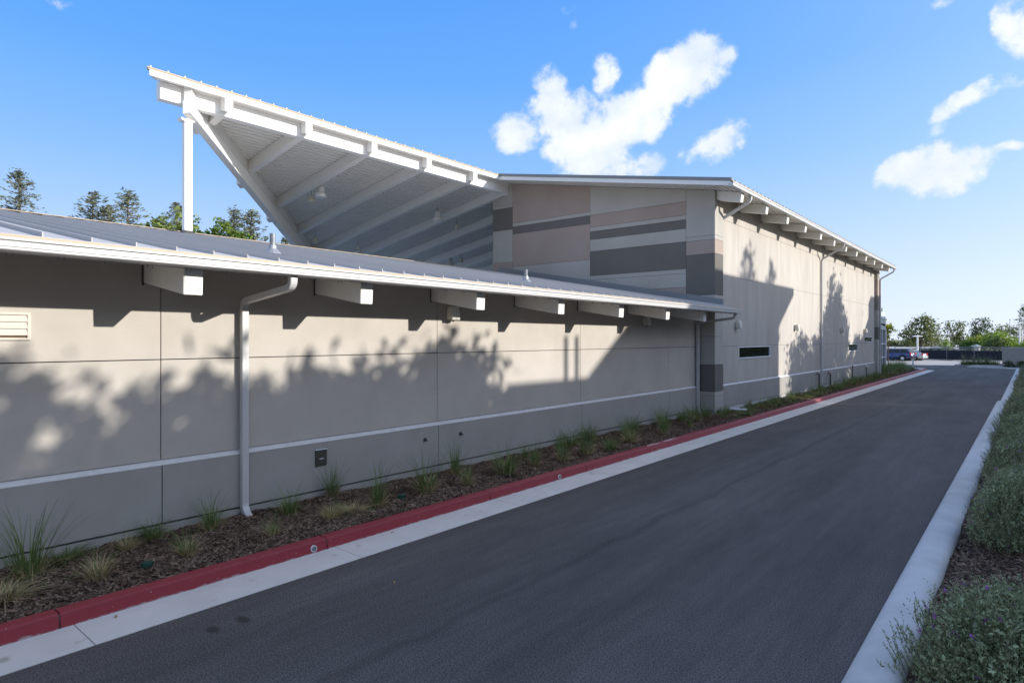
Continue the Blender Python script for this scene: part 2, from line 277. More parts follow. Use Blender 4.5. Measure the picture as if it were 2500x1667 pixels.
# ------------------------------------------------------------------ mesh helpers
class MB:
    def __init__(s): s.v = []; s.f = []
    def add(s, vs, fs):
        o = len(s.v); s.v += [tuple(p) for p in vs]; s.f += [tuple(i + o for i in f) for f in fs]; return s
    def box(s, x0, x1, y0, y1, z0, z1):
        vs = [(x, y, z) for z in (z0, z1) for y in (y0, y1) for x in (x0, x1)]
        return s.add(vs, [(0, 2, 3, 1), (4, 5, 7, 6), (0, 1, 5, 4), (2, 6, 7, 3), (0, 4, 6, 2), (1, 3, 7, 5)])
    def prism(s, poly, axis, a, b):
        """poly: 2-D outline; axis 'y': poly=(x,z) pushed along y; 'x': (y,z); 'z': (x,y)"""
        def p(q, t): return {'y': (q[0], t, q[1]), 'x': (t, q[0], q[1]), 'z': (q[0], q[1], t)}[axis]
        n = len(poly); vs = [p(q, a) for q in poly] + [p(q, b) for q in poly]
        fs = [tuple(range(n))[::-1], tuple(range(n, 2 * n))] + [(i, (i + 1) % n, n + (i + 1) % n, n + i) for i in range(n)]
        return s.add(vs, fs)
    def hexa(s, bot, top):
        return s.add(list(bot) + list(top), [(3, 2, 1, 0), (4, 5, 6, 7)] + [(i, (i + 1) % 4, 4 + (i + 1) % 4, 4 + i) for i in range(4)])
    def tube(s, pts, rad, n=8, cap=True):
        pts = [Vector(p) for p in pts]; rad = rad if isinstance(rad, (list, tuple)) else [rad] * len(pts)
        o = len(s.v)
        up = Vector((0, 0, 1)) if abs((pts[-1] - pts[0]).normalized().z) < .9 else Vector((1, 0, 0))
        for i, p in enumerate(pts):
            d = (pts[min(i + 1, len(pts) - 1)] - pts[max(i - 1, 0)]).normalized()
            a = d.cross(up).normalized(); b = a.cross(d)
            for k in range(n):
                t = 2 * math.pi * k / n; q = p + (a * math.cos(t) + b * math.sin(t)) * rad[i]; s.v.append(tuple(q))
        for i in range(len(pts) - 1):
            for k in range(n):
                a0 = o + i * n + k; a1 = o + i * n + (k + 1) % n; s.f.append((a0, a1, a1 + n, a0 + n))
        if cap: s.f.append(tuple(o + k for k in range(n))[::-1]); s.f.append(tuple(o + (len(pts) - 1) * n + k for k in range(n)))
        return s
    def sweep(s, pts, w_, d_, side):
        """rectangular duct along a polyline lying in a plane with normal `side`"""
        pts = [Vector(p) for p in pts]; side = Vector(side).normalized(); o = len(s.v)
        for i, p in enumerate(pts):
            t0 = (pts[i] - pts[i - 1]).normalized() if i else (pts[1] - pts[0]).normalized()
            t1 = (pts[i + 1] - pts[i]).normalized() if i < len(pts) - 1 else t0
            t = (t0 + t1).normalized(); nrm = side.cross(t).normalized(); k = 1 / max(.35, t.dot(t0))
            for a, b in ((-1, -1), (1, -1), (1, 1), (-1, 1)): s.v.append(tuple(p + side * (a * w_ / 2) + nrm * (b * d_ / 2 * k)))
        for i in range(len(pts) - 1):
            for k in range(4):
                a0 = o + i * 4 + k; a1 = o + i * 4 + (k + 1) % 4; s.f.append((a0, a1, a1 + 4, a0 + 4))
        s.f.append((o + 3, o + 2, o + 1, o)); e = o + (len(pts) - 1) * 4; s.f.append((e, e + 1, e + 2, e + 3)); return s
    def lathe(s, prof, c=(0, 0, 0), n=16):
        o = len(s.v)
        for r_, z_ in prof:
            for k in range(n):
                t = 2 * math.pi * k / n; s.v.append((c[0] + r_ * math.cos(t), c[1] + r_ * math.sin(t), c[2] + z_))
        for i in range(len(prof) - 1):
            for k in range(n):
                a0 = o + i * n + k; a1 = o + i * n + (k + 1) % n; s.f.append((a0, a1, a1 + n, a0 + n))
        s.f.append(tuple(o + k for k in range(n))[::-1]); s.f.append(tuple(o + (len(prof) - 1) * n + k for k in range(n))); return s
    def mesh(s, name, m, bevel=0, smooth=False, seg=2):
        me = bpy.data.meshes.new(name); me.from_pydata(s.v, [], s.f)
        bm = bmesh.new(); bm.from_mesh(me)
        bmesh.ops.recalc_face_normals(bm, faces=bm.faces)
        if bevel: bmesh.ops.bevel(bm, geom=[e for e in bm.edges if e.is_manifold and e.calc_face_angle(0) > .5], offset=bevel, segments=seg, affect='EDGES', clamp_overlap=True)
        bm.to_mesh(me); bm.free()
        if smooth:
            for p in me.polygons: p.use_smooth = True
        if m: me.materials.append(m)
        return me

WO = {}
def thing(name, label, cat, loc=(0, 0, 0), group=None, rz=0, kind=None):
    o = bpy.data.objects.new(name, None); COL.objects.link(o); o.empty_display_size = .3
    o.location = loc; o.rotation_euler = (0, 0, rz); WO[o.name] = Vector(loc); tagp(o, label, cat, group, kind); return o
def tagp(o, label=None, cat=None, group=None, kind=None):
    if label: o['label'] = label
    if cat: o['category'] = cat
    if group: o['group'] = group
    if kind: o['kind'] = kind
    return o
def link(name, me, parent=None, local=False, loc=None):
    o = bpy.data.objects.new(name, me); COL.objects.link(o)
    if parent is not None:
        o.parent = parent
        if not local: o.location = -WO.get(parent.name, Vector((0, 0, 0)))
    if loc is not None: o.location = loc
    WO[o.name] = Vector((0, 0, 0)); return o
def part(name, mb, m, parent, bevel=0, smooth=False, local=False, label=None):
    o = link(name, mb.mesh(name, m, bevel, smooth), parent, local)
    if label: o['label'] = label
    return o
def single(name, mb, m, label, cat, group=None, bevel=0, smooth=False, kind=None, loc=None):
    o = link(name, mb.mesh(name, m, bevel, smooth), None, loc=loc); return tagp(o, label, cat, group, kind)
def struct(name, mb, m, bevel=0, smooth=False, kind='structure'):
    o = link(name, mb.mesh(name, m, bevel, smooth)); o['kind'] = kind; return o
def copy_tree(root, loc, rz=0, scale=None, label=None, group=None):
    def cp(o, par):
        c = o.copy(); COL.objects.link(c)
        if par is not None: c.parent = par
        for ch in o.children: cp(ch, c)
        return c
    c = cp(root, None); c.location = loc; c.rotation_euler = (0, 0, rz)
    if scale is not None: c.scale = scale if isinstance(scale, (tuple, list)) else (scale,) * 3
    if label: c['label'] = label
    if group: c['group'] = group
    return c
def npmesh(name, v, f, m, smooth=False):
    me = bpy.data.meshes.new(name); v = np.asarray(v, dtype=np.float32); f = np.asarray(f, dtype=np.int32)
    me.vertices.add(len(v)); me.vertices.foreach_set('co', v.ravel()); k = f.shape[1]
    me.loops.add(f.size); me.loops.foreach_set('vertex_index', f.ravel())
    me.polygons.add(len(f)); me.polygons.foreach_set('loop_start', np.arange(0, f.size, k)); me.polygons.foreach_set('loop_total', np.full(len(f), k))
    me.update(calc_edges=True); me.validate()
    if m: me.materials.append(m)
    return me

# ------------------------------------------------------------------ ground, road, kerbs
struct('ground', MB().add([(-900, -700, -.06), (900, -700, -.06), (900, 1400, -.06), (-900, 1400, -.06)], [(0, 1, 2, 3)]),
       mat('dry_earth', (.20, .165, .12), (.28, .235, .17), scale=.6, detail=6, rough=1))
struct('road', MB().add([(-6.83, -8, 0), (-1.0, -8, 0), (-.9, 70, 0), (-.9, 83.5, 0), (-6.2, 83.5, 0), (-60, 83.5, 0), (-60, 71, 0), (-6.83, 71, 0)], [(0, 1, 2, 3, 4, 7), (4, 5, 6, 7)]), M_ASPH)
struct('parking_lot', MB().add([(-80, 82.6, .006), (4, 82.6, .006), (4, 104, .006), (-80, 104, .006)], [(0, 1, 2, 3)]),
       mat('pale_paving', (.40, .365, .315), (.48, .44, .385), scale=.5, detail=6, rough=.9))
KJ = [-4.2, -1.1, 1.94, 5.02, 8.39, 11.55, 14.50, 17.55, 20.6, 23.7, 26.8, 29.9, 33.0, 36.1, 39.2, 42.3, 45.4, 48.5, 51.6, 54.7, 57.8, 60.9, 64.0, 67.1, 69.2]
kerb = thing('kerb', None, None, (-7.55, 1.94, 0), kind='structure')
prof = [(-7.655, -.15), (-7.655, .155), (-7.648, .162), (-7.505, .162), (-7.488, .157), (-7.476, .143), (-7.447, .0), (-7.447, -.15)]
for a, b in zip(KJ[:-1], KJ[1:]): part('kerb_block', MB().prism(prof, 'y', a + .006, b - .006), M_RED, kerb, bevel=.004)
part('joint_filler', MB().box(-7.645, -7.475, KJ[0], KJ[-1] - .02, -.1, .14), M_JOINT, kerb)
gutter = thing('gutter_pan', None, None, (-7.1, 1.94, 0), kind='structure')
GJ = [y + .12 for y in KJ]; GJ[-1] = 69.6
for a, b in zip(GJ[:-1], GJ[1:]):
    z0 = .004
    part('gutter_slab', MB().prism([(-7.452, -.1), (-7.452, z0 + .012), (-7.42, z0 + .006), (-6.835, z0), (-6.835, -.1)], 'y', a + .004, b - .004), M_CONC, gutter, bevel=.003)
part('joint_filler', MB().box(-7.44, -6.86, GJ[0], GJ[-1] - .05, -.08, -.004), M_JOINT, gutter)
# worn white lettering patches on the kerb top
rnd = random.Random(3)
pm = M_WHITE
for i, (a, b) in enumerate(((14.58, 15.25), (15.5, 16.2))):
    mb = MB(); y = a; 
    while y < b:
        l = rnd.uniform(.05, .14); x0 = -7.62 + rnd.uniform(0, .03); x1 = -7.53 + rnd.uniform(-.03, .02)
        mb.add([(x0, y, .1645), (x1, y + rnd.uniform(0, .02), .1645), (x1 - rnd.uniform(0, .02), y + l, .1645), (x0 + rnd.uniform(0, .02), y + l, .1645)], [(0, 1, 2, 3)]); y += l + rnd.uniform(.01, .03)
    part('paint_mark', mb, mat('worn_white_paint', (.62, .58, .56), (.72, .69, .68), scale=20, rough=.8), kerb)
# drain pipes through the kerb face
for Y, lab in ((4.81, 'white plastic drain pipe in the red kerb, the nearer one'), (10.53, 'white plastic drain pipe in the red kerb, the farther one')):
    mb = MB(); n = 20
    for r0, x0, x1 in ((.042, -7.60, -7.448), (.034, -7.60, -7.448)):
        pass
    o = thing('drain_pipe', lab, 'pipe', (-7.46, Y, .073))
    ring = MB(); A = [(math.cos(2 * math.pi * k / n), math.sin(2 * math.pi * k / n)) for k in range(n)]
    vs = [(x, c * r_, s_ * r_) for r_, x in ((.045, -.03), (.045, .016), (.036, .016), (.036, -.02)) for c, s_ in A]
    ring.add(vs, [(i * n + k, i * n + (k + 1) % n, (i + 1) * n + (k + 1) % n, (i + 1) * n + k) for i in range(3) for k in range(n)])
    part('pipe_ring', ring, M_PVC, o, smooth=False, local=True)
    part('pipe_bore', MB().add([(.0135, c * .0365, s_ * .0365) for c, s_ in A] , [tuple(range(n))]), mat('pipe_inside', (.18, .19, .20), rough=.8), o, local=True)

# right kerb
rk = thing('kerb', None, None, (-1.0, 6, 0), kind='structure')
rprof = [(-1.215, -.12), (-1.213, .0)] + [(-1.01 - .202 * math.copysign(abs(math.cos(R(t))) ** .75, math.cos(R(t))), .02 + .145 * math.sin(R(t)) ** .75) for t in range(6, 175, 8)] + [(-.80, -.12)]
RJ = [-4, 0.9, 3.95, 13.5, 24.3, 35.3]
for a, b in zip(RJ[:-1], RJ[1:]): part('kerb_block', MB().prism(rprof, 'y', a + .005, b - .005), M_CONC2, rk, smooth=True)
rprof2 = [(-1.11, -.12), (-1.10, .06), (-1.06, .12), (-.98, .14), (-.80, .14), (-.76, .12), (-.75, -.12)]
RJ2 = [35.3, 41, 47, 53, 59, 65, 71, 75.6]
for a, b in zip(RJ2[:-1], RJ2[1:]): part('kerb_block', MB().prism(rprof2, 'y', a + .005, b - .005), M_CONC2, rk)
ck = thing('kerb', None, None, (-3, 78, 0), kind='structure')
def kerbline(parent, p, q, wd, h, m, n=2):
    p = Vector(p); q = Vector(q); d = (q - p).normalized(); s = Vector((-d.y, d.x)) * wd
    for i in range(n):
        a = p.lerp(q, i / n + .002); b = p.lerp(q, (i + 1) / n - .002)
        part('kerb_block', MB().hexa([(a.x, a.y, -.1), (b.x, b.y, -.1), (b.x + s.x, b.y + s.y, -.1), (a.x + s.x, a.y + s.y, -.1)],
             [(a.x, a.y, h), (b.x, b.y, h), (b.x + s.x, b.y + s.y, h), (a.x + s.x, a.y + s.y, h)]), m, parent, bevel=.02)
kerbline(ck, (-.75, 76.0), (-5.1, 79.6), -.35, .14, M_CONC2, 3)
ik = thing('kerb', None, None, (-4, 82, 0), kind='structure')
kerbline(ik, (-6.35, 82.4), (-2.3, 82.2), .25, .16, M_CONC2, 2)
kerbline(ik, (-6.4, 82.4), (-5.6, 88.5), -.25, .16, M_CONC2, 2)
fk = thing('kerb', None, None, (-10, 103, 0), kind='structure')
kerbline(fk, (-12.4, 100.5), (-8.0, 101.2), .3, .14, M_CONC2, 2)

# ------------------------------------------------------------------ planting beds
rng = np.random.default_rng(7)
def bedz(x, y, xr, wall):   # gentle mounding from the kerb up to the wall
    t = np.clip((xr - x) / 1.7, 0, 1)
    return .128 + .085 * t + .022 * np.sin(x * 5.1 + y * 1.7) * np.sin(y * 2.3) + .012 * np.sin(x * 11 + y * 7)
def bed(name, x0, x1, y0, y1, step, fz):
    xs = np.arange(x0, x1 + .001, step if x1 - x0 < 4 else .4); ys = np.arange(y0, y1 + .001, step * 1.5)
    X, Y = np.meshgrid(xs, ys); Z = fz(X, Y) + rng.normal(0, .006, X.shape)
    nx = len(xs); v = np.stack([X.ravel(), Y.ravel(), Z.ravel()], 1)
    i = (np.arange(len(ys) - 1)[:, None] * nx + np.arange(nx - 1)[None]).ravel(); f = np.stack([i, i + 1, i + 1 + nx, i + nx], 1)
    o = link(name, npmesh(name, v, f, M_MULCH)); o['kind'] = 'structure'
zl = lambda x, y: bedz(x, y, -7.65, -9.3)
bed('planting_bed', -9.45, -7.65, -3, 53, .1, zl)
bed('planting_bed', -14, -7.65, 53, 69, .25, zl)
zr = lambda x, y: .06 + .03 * np.sin(x * 3 + y * 1.3) + .02 * np.sin(y * 3.1 + x * 5) + .04 * np.clip((x + .8) / 1.5, 0, 1)
bed('planting_bed', -.81, 2.6, -2, 76, .12, zr)
bed('planting_bed', -6.2, -2.2, 82.6, 88.4, .3, lambda x, y: .15 + 0 * x)
bed('planting_bed', -13, -7, 100.9, 102.6, .3, lambda x, y: .13 + 0 * x)
struct('bounce_floor', MB().box(-95, -19.25, -25, 60, -.058, -.03), mat('bounce_floor_pale', (.46, .44, .40), (.54, .52, .48), scale=.5, detail=6, rough=.9))  # unseen pale floor added to bounce light up under the canopy
struct('pavement', MB().box(-8.9, -7.66, 67.2, 69.2, -.1, .175), M_CONC2, bevel=.01)
def chips(name, n, xr, yr, fz, yexp, L0=.028, seed=1):
    g = np.random.default_rng(seed)
    x = g.uniform(xr[0], xr[1], n); y = yr[0] + (yr[1] - yr[0]) * g.random(n) ** yexp
    z = fz(x, y) + np.abs(g.normal(.006, .007, n))
    ln = g.gamma(3, L0 / 3, n) + .012; wd = ln * g.uniform(.12, .4, n); a = g.uniform(0, math.pi, n)
    pitch = g.normal(0, .28, n); roll = g.normal(0, .35, n)
    t = np.stack([np.cos(a) * np.cos(pitch), np.sin(a) * np.cos(pitch), np.sin(pitch)], 1)
    s = np.stack([-np.sin(a) * np.cos(roll), np.cos(a) * np.cos(roll), np.sin(roll)], 1)
    c = np.stack([x, y, z], 1); L_ = ln[:, None]; W_ = wd[:, None]
    up = np.array([0, 0, 1.]) * W_ * .35
    v = np.concatenate([c - t * L_ - s * W_, c + t * L_ - s * W_ * .7, c + t * L_ * .9 + s * W_ * .7, c - t * L_ + s * W_], 1).reshape(-1, 3)
    f = np.arange(n * 4).reshape(-1, 4)
    o = link(name, npmesh(name, v, f, M_CHIP)); tagp(o, None, None, None, 'stuff'); return o
tagp(chips('mulch_chips', 120000, (-9.32, -7.66), (.2, 22), zl, 1.5, .014, seed=2), 'brown shredded bark mulch along the beige wall', 'mulch')
tagp(chips('mulch_chips', 30000, (-9.0, -7.66), (22, 68), zl, 1.3, .022, seed=3), 'brown bark mulch in the strip beside the tall building', 'mulch')
tagp(chips('mulch_chips', 70000, (-.79, .6), (3.5, 34), zr, 2.4, .015, seed=4), 'brown bark mulch under the shrubs beside the pale kerb', 'mulch')

# ------------------------------------------------------------------ low building
WX = -9.34; YG = 21.8; S = .18
low = thing('low_building', 'low beige wing with grey ribbed metal roof and white beam ends along the drive', 'building', (WX, 9, 0))
def lroof(x): return 3.94 + S * (-7.8 - x)
core = MB().box(-19.1, WX - .05, -9, YG - .02, 0, 3.62); core.prism([(WX - .05, 3.61), (WX - .05, lroof(WX - .05) - .12), (-18.9, lroof(-18.9) - .12), (-18.9, 3.61)], 'y', -9, YG - .02)
part('wall_core', core, M_JOINT, low)
VJ = [-8.9, -1.70, 3.608, 8.881, 14.17, 19.457, 21.80]
g_ = .007
for a, b in zip(VJ[:-1], VJ[1:]):
    part('wall_panel', MB().prism([(WX - .06, 2.612 + g_), (WX, 2.612 + g_), (WX, lroof(WX) - .05), (WX - .06, lroof(WX) - .05)], 'y', a + g_, b - g_), M_STUCCO, low)
    part('wall_panel', MB().box(WX - .06, WX, a + g_, b - g_, 1.222, 2.612 - g_), M_STUCCO, low)
    wp = part('wainscot_panel', MB().box(WX - .06, WX + .045, a + g_, b - g_, .335 + .012, 1.15), M_WAINS, low)
part('ledge_flashing', MB().prism([(WX + .052, 1.145), (WX + .052, 1.156), (WX + .048, 1.158), (WX - .03, 1.216), (WX - .03, 1.145)], 'y', -8.9, YG - .13), mat('ledge_paint', (.62, .61, .60), (.72, .71, .70), scale=9, detail=6, rough=.6, spots=(14, 4, (.20, .18, .16), .72)), low)
part('foundation', MB().box(WX - .06, WX + .05, -8.9, YG, -.1, .318), M_WAINS, low)
# roof
lr = part('roof', MB().prism([(-7.83, lroof(-7.83) - .035), (-7.83, lroof(-7.83)), (-18.95, lroof(-18.95)), (-18.95, lroof(-18.95) - .06), (-10, lroof(-10) - .06)], 'y', -9.2, 21.62), M_ROOF, low)
seamp = [(-7.86, lroof(-7.86)), (-7.86, lroof(-7.86) + .05), (-18.9, lroof(-18.9) + .05), (-18.9, lroof(-18.9))]
sm = MB().prism(seamp, 'y', -.005, .005).mesh('seam', M_ROOF)
y = 1.896 - .4402 * 24
while y < 21.5:
    o = link('seam', sm, lr, local=True, loc=(0, y, 0)); y += .4402
part('eave_edge', MB().prism([(-7.80, lroof(-7.8) - .055), (-7.80, lroof(-7.8) - .004), (-7.90, lroof(-7.9) - .004), (-7.90, lroof(-7.9) - .055)], 'y', -9.2, 21.62), M_ROOFEDGE, lr)
part('ridge_cap', MB().prism([(-18.80, lroof(-18.8) + .052), (-18.80, lroof(-18.8) + .066), (-19.0, lroof(-18.95) + .075), (-19.06, lroof(-18.95) - .12), (-19.03, lroof(-18.95) - .12), (-18.98, lroof(-18.95) + .05)], 'y', -9.2, 21.6), M_ROOFEDGE, lr)
part('soffit_deck', MB().prism([(-7.95, lroof(-7.95) - .075), (-7.95, lroof(-7.95) - .05), (-9.9, lroof(-9.9) - .065), (-9.9, lroof(-9.9) - .09)], 'y', -9.2, 21.6), M_DECK, low)
# flashing against the gable wall
part('wall_flashing', MB().prism([(-8.35, lroof(-8.35)), (-8.35, lroof(-8.35) + .26), (-18.75, lroof(-18.75) + .26), (-18.75, lroof(-18.75))], 'y', 21.635, 21.79), M_CAP, lr)
part('wall_flashing', MB().prism([(-8.30, lroof(-8.30)), (-8.30, lroof(-8.30) + .075), (-18.7, lroof(-18.7) + .075), (-18.7, lroof(-18.7))], 'y', 21.42, 21.632), M_CAP, lr)
# gutter: stepped front
def gutter_prof(xf, xb, zb, zt):
    h = zt - zb
    return [(xb, zb), (xf - .012, zb), (xf, zb + .010), (xf, zb + .21 * h), (xf - .022, zb + .24 * h), (xf - .008, zb + .31 * h), (xf - .008, zb + .68 * h), (xf - .026, zb + .74 * h), (xf + .006, zb + .79 * h), (xf + .006, zt - .01), (xf - .005, zt), (xf - .03, zt), (xf - .035, zt - .03), (xb, zt - .03)]
def gutterpart(parent, xf, xb, zb, zt, y0, y1):
    return part('gutter', MB().prism(gutter_prof(xf, xb, zb, zt), 'y', y0, y1), M_GUT, parent)
lg = gutterpart(low, -7.75, -8.02, 3.775, 3.905, -9.2, 21.86)
part('gutter_bracket', MB().box(-8.06, -8.02, -9.2, 21.8, 3.77, 3.80), M_CAP, lg)
pins = MB(); yy = 1.62
while yy < 21.5:
    for k in (0, .055): pins.box(-8.0, -7.994, yy + k, yy + k + .006, 3.73, 3.776)
    yy += .4402 if True else 0
part('screw_tips', pins, M_GALV, lg)
# eave beams
def beam(parent, y0, y1, xw, xe, zt_w, sl, depth, nm='eave_beam'):
    zt_e = zt_w - sl * (xe - xw)
    mb = MB().prism([(xw, zt_w), (xw, zt_w - depth), (xe - .03, zt_e - depth + .003), (xe, zt_e - depth + .0), (xe + .02, zt_e)], 'y', y0, y1)
    return part(nm, mb, M_BEAM, parent, bevel=.008)
for k in range(-4, 7):
    y0 = 3.385 + 2.66 * k
    if y0 < -9 or y0 > 21: continue
    beam(low, y0, y0 + .235, WX + .002, -8.085, 3.665 + .385, .172, .385)
    part('joint_sealant', MB().box(WX + .001, WX + .012, y0 - .022, y0 + .005, 3.63, 4.02), M_JOINT, low)
# downspouts
def rounded(pts, r_, n=6):
    pts = [Vector(p) for p in pts]; o_ = [pts[0]]
    for i in range(1, len(pts) - 1):
        a = (pts[i - 1] - pts[i]).normalized(); b = (pts[i + 1] - pts[i]).normalized()
        A = pts[i] + a * r_; B = pts[i] + b * r_
        for k in range(n + 1):
            t = k / n; o_.append(A * (1 - t) ** 2 + pts[i] * 2 * t * (1 - t) + B * t ** 2)
    o_.append(pts[-1]); return o_
def downspout(parent, y, xg, zg, xw, zfoot, drop=.17, zel=3.47, r_=.11, wd=.105, dp=.085, kick=True, straps=()):
    pts = [(xg, y, zg), (xg, y, zg - drop), (xw, y, zel), (xw, y, zfoot + .10)] + ([(xw + .14, y, zfoot)] if kick else [])
    o = part('downspout', MB().sweep(rounded(pts, r_), wd, dp, (0, 1, 0)), M_GUT, parent, bevel=.006)
    for zz in straps: part('strap', MB().box(xw - .05, xw + dp / 2 + .004, y - wd / 2 - .004, y + wd / 2 + .004, zz, zz + .03), M_GUT, o)
    return o
downspout(low, 4.765, -7.90, 3.79, -9.25, .20)
downspout(low, 21.64, -7.90, 3.79, -9.24, .22)
# roof vents
def roofvent(parent, x, y, top):
    z = lroof(x)
    o = part('vent_pipe', MB().tube([(x, y, z - .05), (x, y, top)], .048, 14), M_GALV, parent, smooth=False)
    part('pipe_boot', MB().lathe([(.15, .012), (.14, .03), (.085, .09), (.07, .10), (.062, .16), (.05, .165)], (x, y, z + .0), 14), mat('boot_metal', (.30, .31, .32), (.38, .385, .39), scale=6, rough=.4, metal=.4), o)
roofvent(lr, -10.015, 5.66, 4.70); roofvent(lr, -10.14, 12.81, 4.70)
# louvred vent
lv = part('vent', MB().box(WX + .003, WX + .008, .9, 2.10, 2.91, 3.19), mat('vent_inside', (.14, .10, .06), rough=1), low)
M_LV = mat('vent_paint', (.60, .545, .475), (.64, .585, .51), scale=3, rough=.6)
fr = MB().box(WX, WX + .03, .86, 2.13, 3.185, 3.215).box(WX, WX + .03, .86, 2.13, 2.885, 2.912).box(WX, WX + .03, 2.095, 2.13, 2.912, 3.185).box(WX, WX + .03, .86, .895, 2.912, 3.185)
part('vent_frame', fr, M_LV, lv, bevel=.003)
for k in range(3):
    zz = 2.955 + k * .081
    part('vent_slat', MB().prism([(WX + .004, zz + .058), (WX + .010, zz + .062), (WX + .029, zz + .008), (WX + .029, zz - .014), (WX + .024, zz - .014), (WX + .024, zz + .004)], 'y', .895, 2.094), M_LV, lv)

# wall lamps --------------------------------------------------------
def lamp_proto():
    o = thing('wall_lamp', 'x', 'wall lamp', (0, 0, 0))
    part('back_box', MB().box(0, .06, -.075, .075, .02, .17), M_BEAM, o, bevel=.004, local=True)
    body = MB().prism([(.05, .22), (.05, -.035), (.125, -.05), (.205, -.055), (.208, .02), (.195, .12), (.165, .225)], 'y', -.115, .115)
    part('lamp_housing', body, mat('lamp_cream', (.60, .56, .46), (.66, .62, .52), scale=4, rough=.5), o, bevel=.006, local=True)
    for k in range(9):
        yy = -.096 + k * .024
        part('front_rib', MB().prism([(.207, -.05), (.212, -.05), (.213, .02), (.200, .12), (.170, .222), (.165, .222), (.195, .12), (.207, .02)], 'y', yy - .007, yy + .007), M_BEAM, o, local=True)
    part('sensor', MB().tube([(.12, 0, -.045), (.12, 0, -.085)], [.03, .022], 10), M_BRONZE, o, local=True)
    return o
lp = lamp_proto()
LAMPS = [(WX, 9.225, 3.34, 'cream wall lamp on the low wing, beside the middle panel joint'), (WX, 17.72, 3.37, 'cream wall lamp on the low wing near its far end'),
         (-8.87, 24.38, 3.37, 'cream wall lamp on the tall wall just past the low roof end'), (-8.87, 32.26, 3.36, 'cream wall lamp on the tall wall in a sunny patch'),
         (-8.87, 41.78, 3.36, 'cream wall lamp on the tall wall in tree shade past the downspout'), (-8.87, 48.56, 3.36, 'cream wall lamp above the farthest small window')]
for i, (x, y_, z_, lab) in enumerate(LAMPS):
    if i == 0: lp.location = (x, y_, z_); lp['label'] = lab; lp['group'] = 'wall lamps along the drive'
    else: copy_tree(lp, (x, y_, z_), 0, None, lab, 'wall lamps along the drive')
# bronze outlet box on the wainscot
eb = thing('outlet_box', 'dark bronze flush box on the lower wall past the near downspout', 'wall box', (WX + .045, 6.13, .89))
part('box_body', MB().box(.0, .022, -.11, .11, -.14, .14), M_BRONZE, eb, bevel=.004, local=True)
part('box_rim', MB().box(.0, .032, -.112, .112, .130, .142), M_ALU, eb, bevel=.003, local=True)
part('box_handle', MB().box(.022, .034, -.04, .04, -.022, -.012), M_ALU, eb, local=True)
part('box_door', MB().box(.0215, .0265, -.08, .08, -.105, .10), M_BRONZE, eb, bevel=.003, local=True)
for y_, lab in ((8.50, 'dark hose tap on the lower wall left of the panel joint'), (9.51, 'dark hose tap on the lower wall right of the panel joint')):
    h = thing('hose_tap', lab, 'tap', (WX + .045, y_, .90), 'hose taps on the low wall')
    part('tap_flange', MB().tube([(0, 0, 0), (.015, 0, 0)], .038, 12), M_BRONZE, h, local=True)
    part('tap_body', MB().tube([(.012, 0, 0), (.05, 0, -.005), (.065, 0, -.03)], [.018, .02, .016], 10), M_BRONZE, h, local=True)

# ------------------------------------------------------------------ tall building
PX = -8.68; TX = -8.87
tall = thing('tall_building', 'tall beige hall with striped gable wall and deep white eave', 'building', (TX, 35, 0))
def soff(x): return 8.174 + .182 * (PX - x)
XL = -19.2; YE = 53.0
part('wall_core', MB().prism([(TX - .06, 0), (TX - .06, soff(TX) - .02), (XL + .05, soff(XL) - .02), (XL + .05, 0)], 'y', YG + .06, YE - .05).box(TX - .1, PX - .04, YG + .06, 22.56, 0, soff(PX) - .02), M_JOINT, tall)
CX_ = [-8.68, -9.765, -13.91, -18.03, -19.2]
L_, P_, D_, I_ = M_LIGHT, M_PINK, M_DARK, M_MID
BANDS = {0: [(None, 6.605, L_), (6.605, 6.455, L_), (6.455, 5.95, P_), (5.95, 4.47, D_), (4.47, 2.99, L_), (2.99, 1.98, L_), (1.98, 1.01, D_), (1.01, .85, L_), (.85, .33, L_), (.318, -.1, M_WAINS)],
         1: [(None, 7.94, L_), (7.94, 7.44, P_), (7.44, 7.275, L_), (7.275, 6.94, D_), (6.94, 6.465, L_), (6.465, 5.465, D_), (5.465, 5.30, L_), (5.30, 4.79, L_), (4.79, 3.2, P_)],
         2: [(None, 8.095, P_), (8.095, 7.94, L_), (7.94, 7.605, D_), (7.605, 6.135, P_), (6.135, 4.0, L_)],
         3: [(None, 9.0, L_), (9.0, 8.84, L_), (8.84, 7.84, D_), (7.84, 6.37, L_), (6.37, 4.6, P_)]}
gg = .005
for c in range(4):
    xa, xb = CX_[c], CX_[c + 1]
    xa2 = xa - (0 if c == 0 else gg); xb2 = xb + (0 if c == 3 else gg)
    for zt, zb, m in BANDS[c]:
        if zt is None: part('wall_panel', MB().prism([(xa2, zb + gg), (xa2, soff(xa2)), (xb2, soff(xb2)), (xb2, zb + gg)], 'y', YG, YG + .07), m, tall)
        else: part('wall_panel', MB().box(xb2, xa2, YG, YG + .07, zb + gg, zt - gg), m, tall)
# corner pilaster, road side: the bands wrap round
for zt, zb, m in BANDS[0]:
    z1 = soff(PX) if zt is None else zt - gg
    part('pilaster_panel', MB().box(TX - .05, PX, YG + .071, 22.58, zb + gg, z1), m, tall)
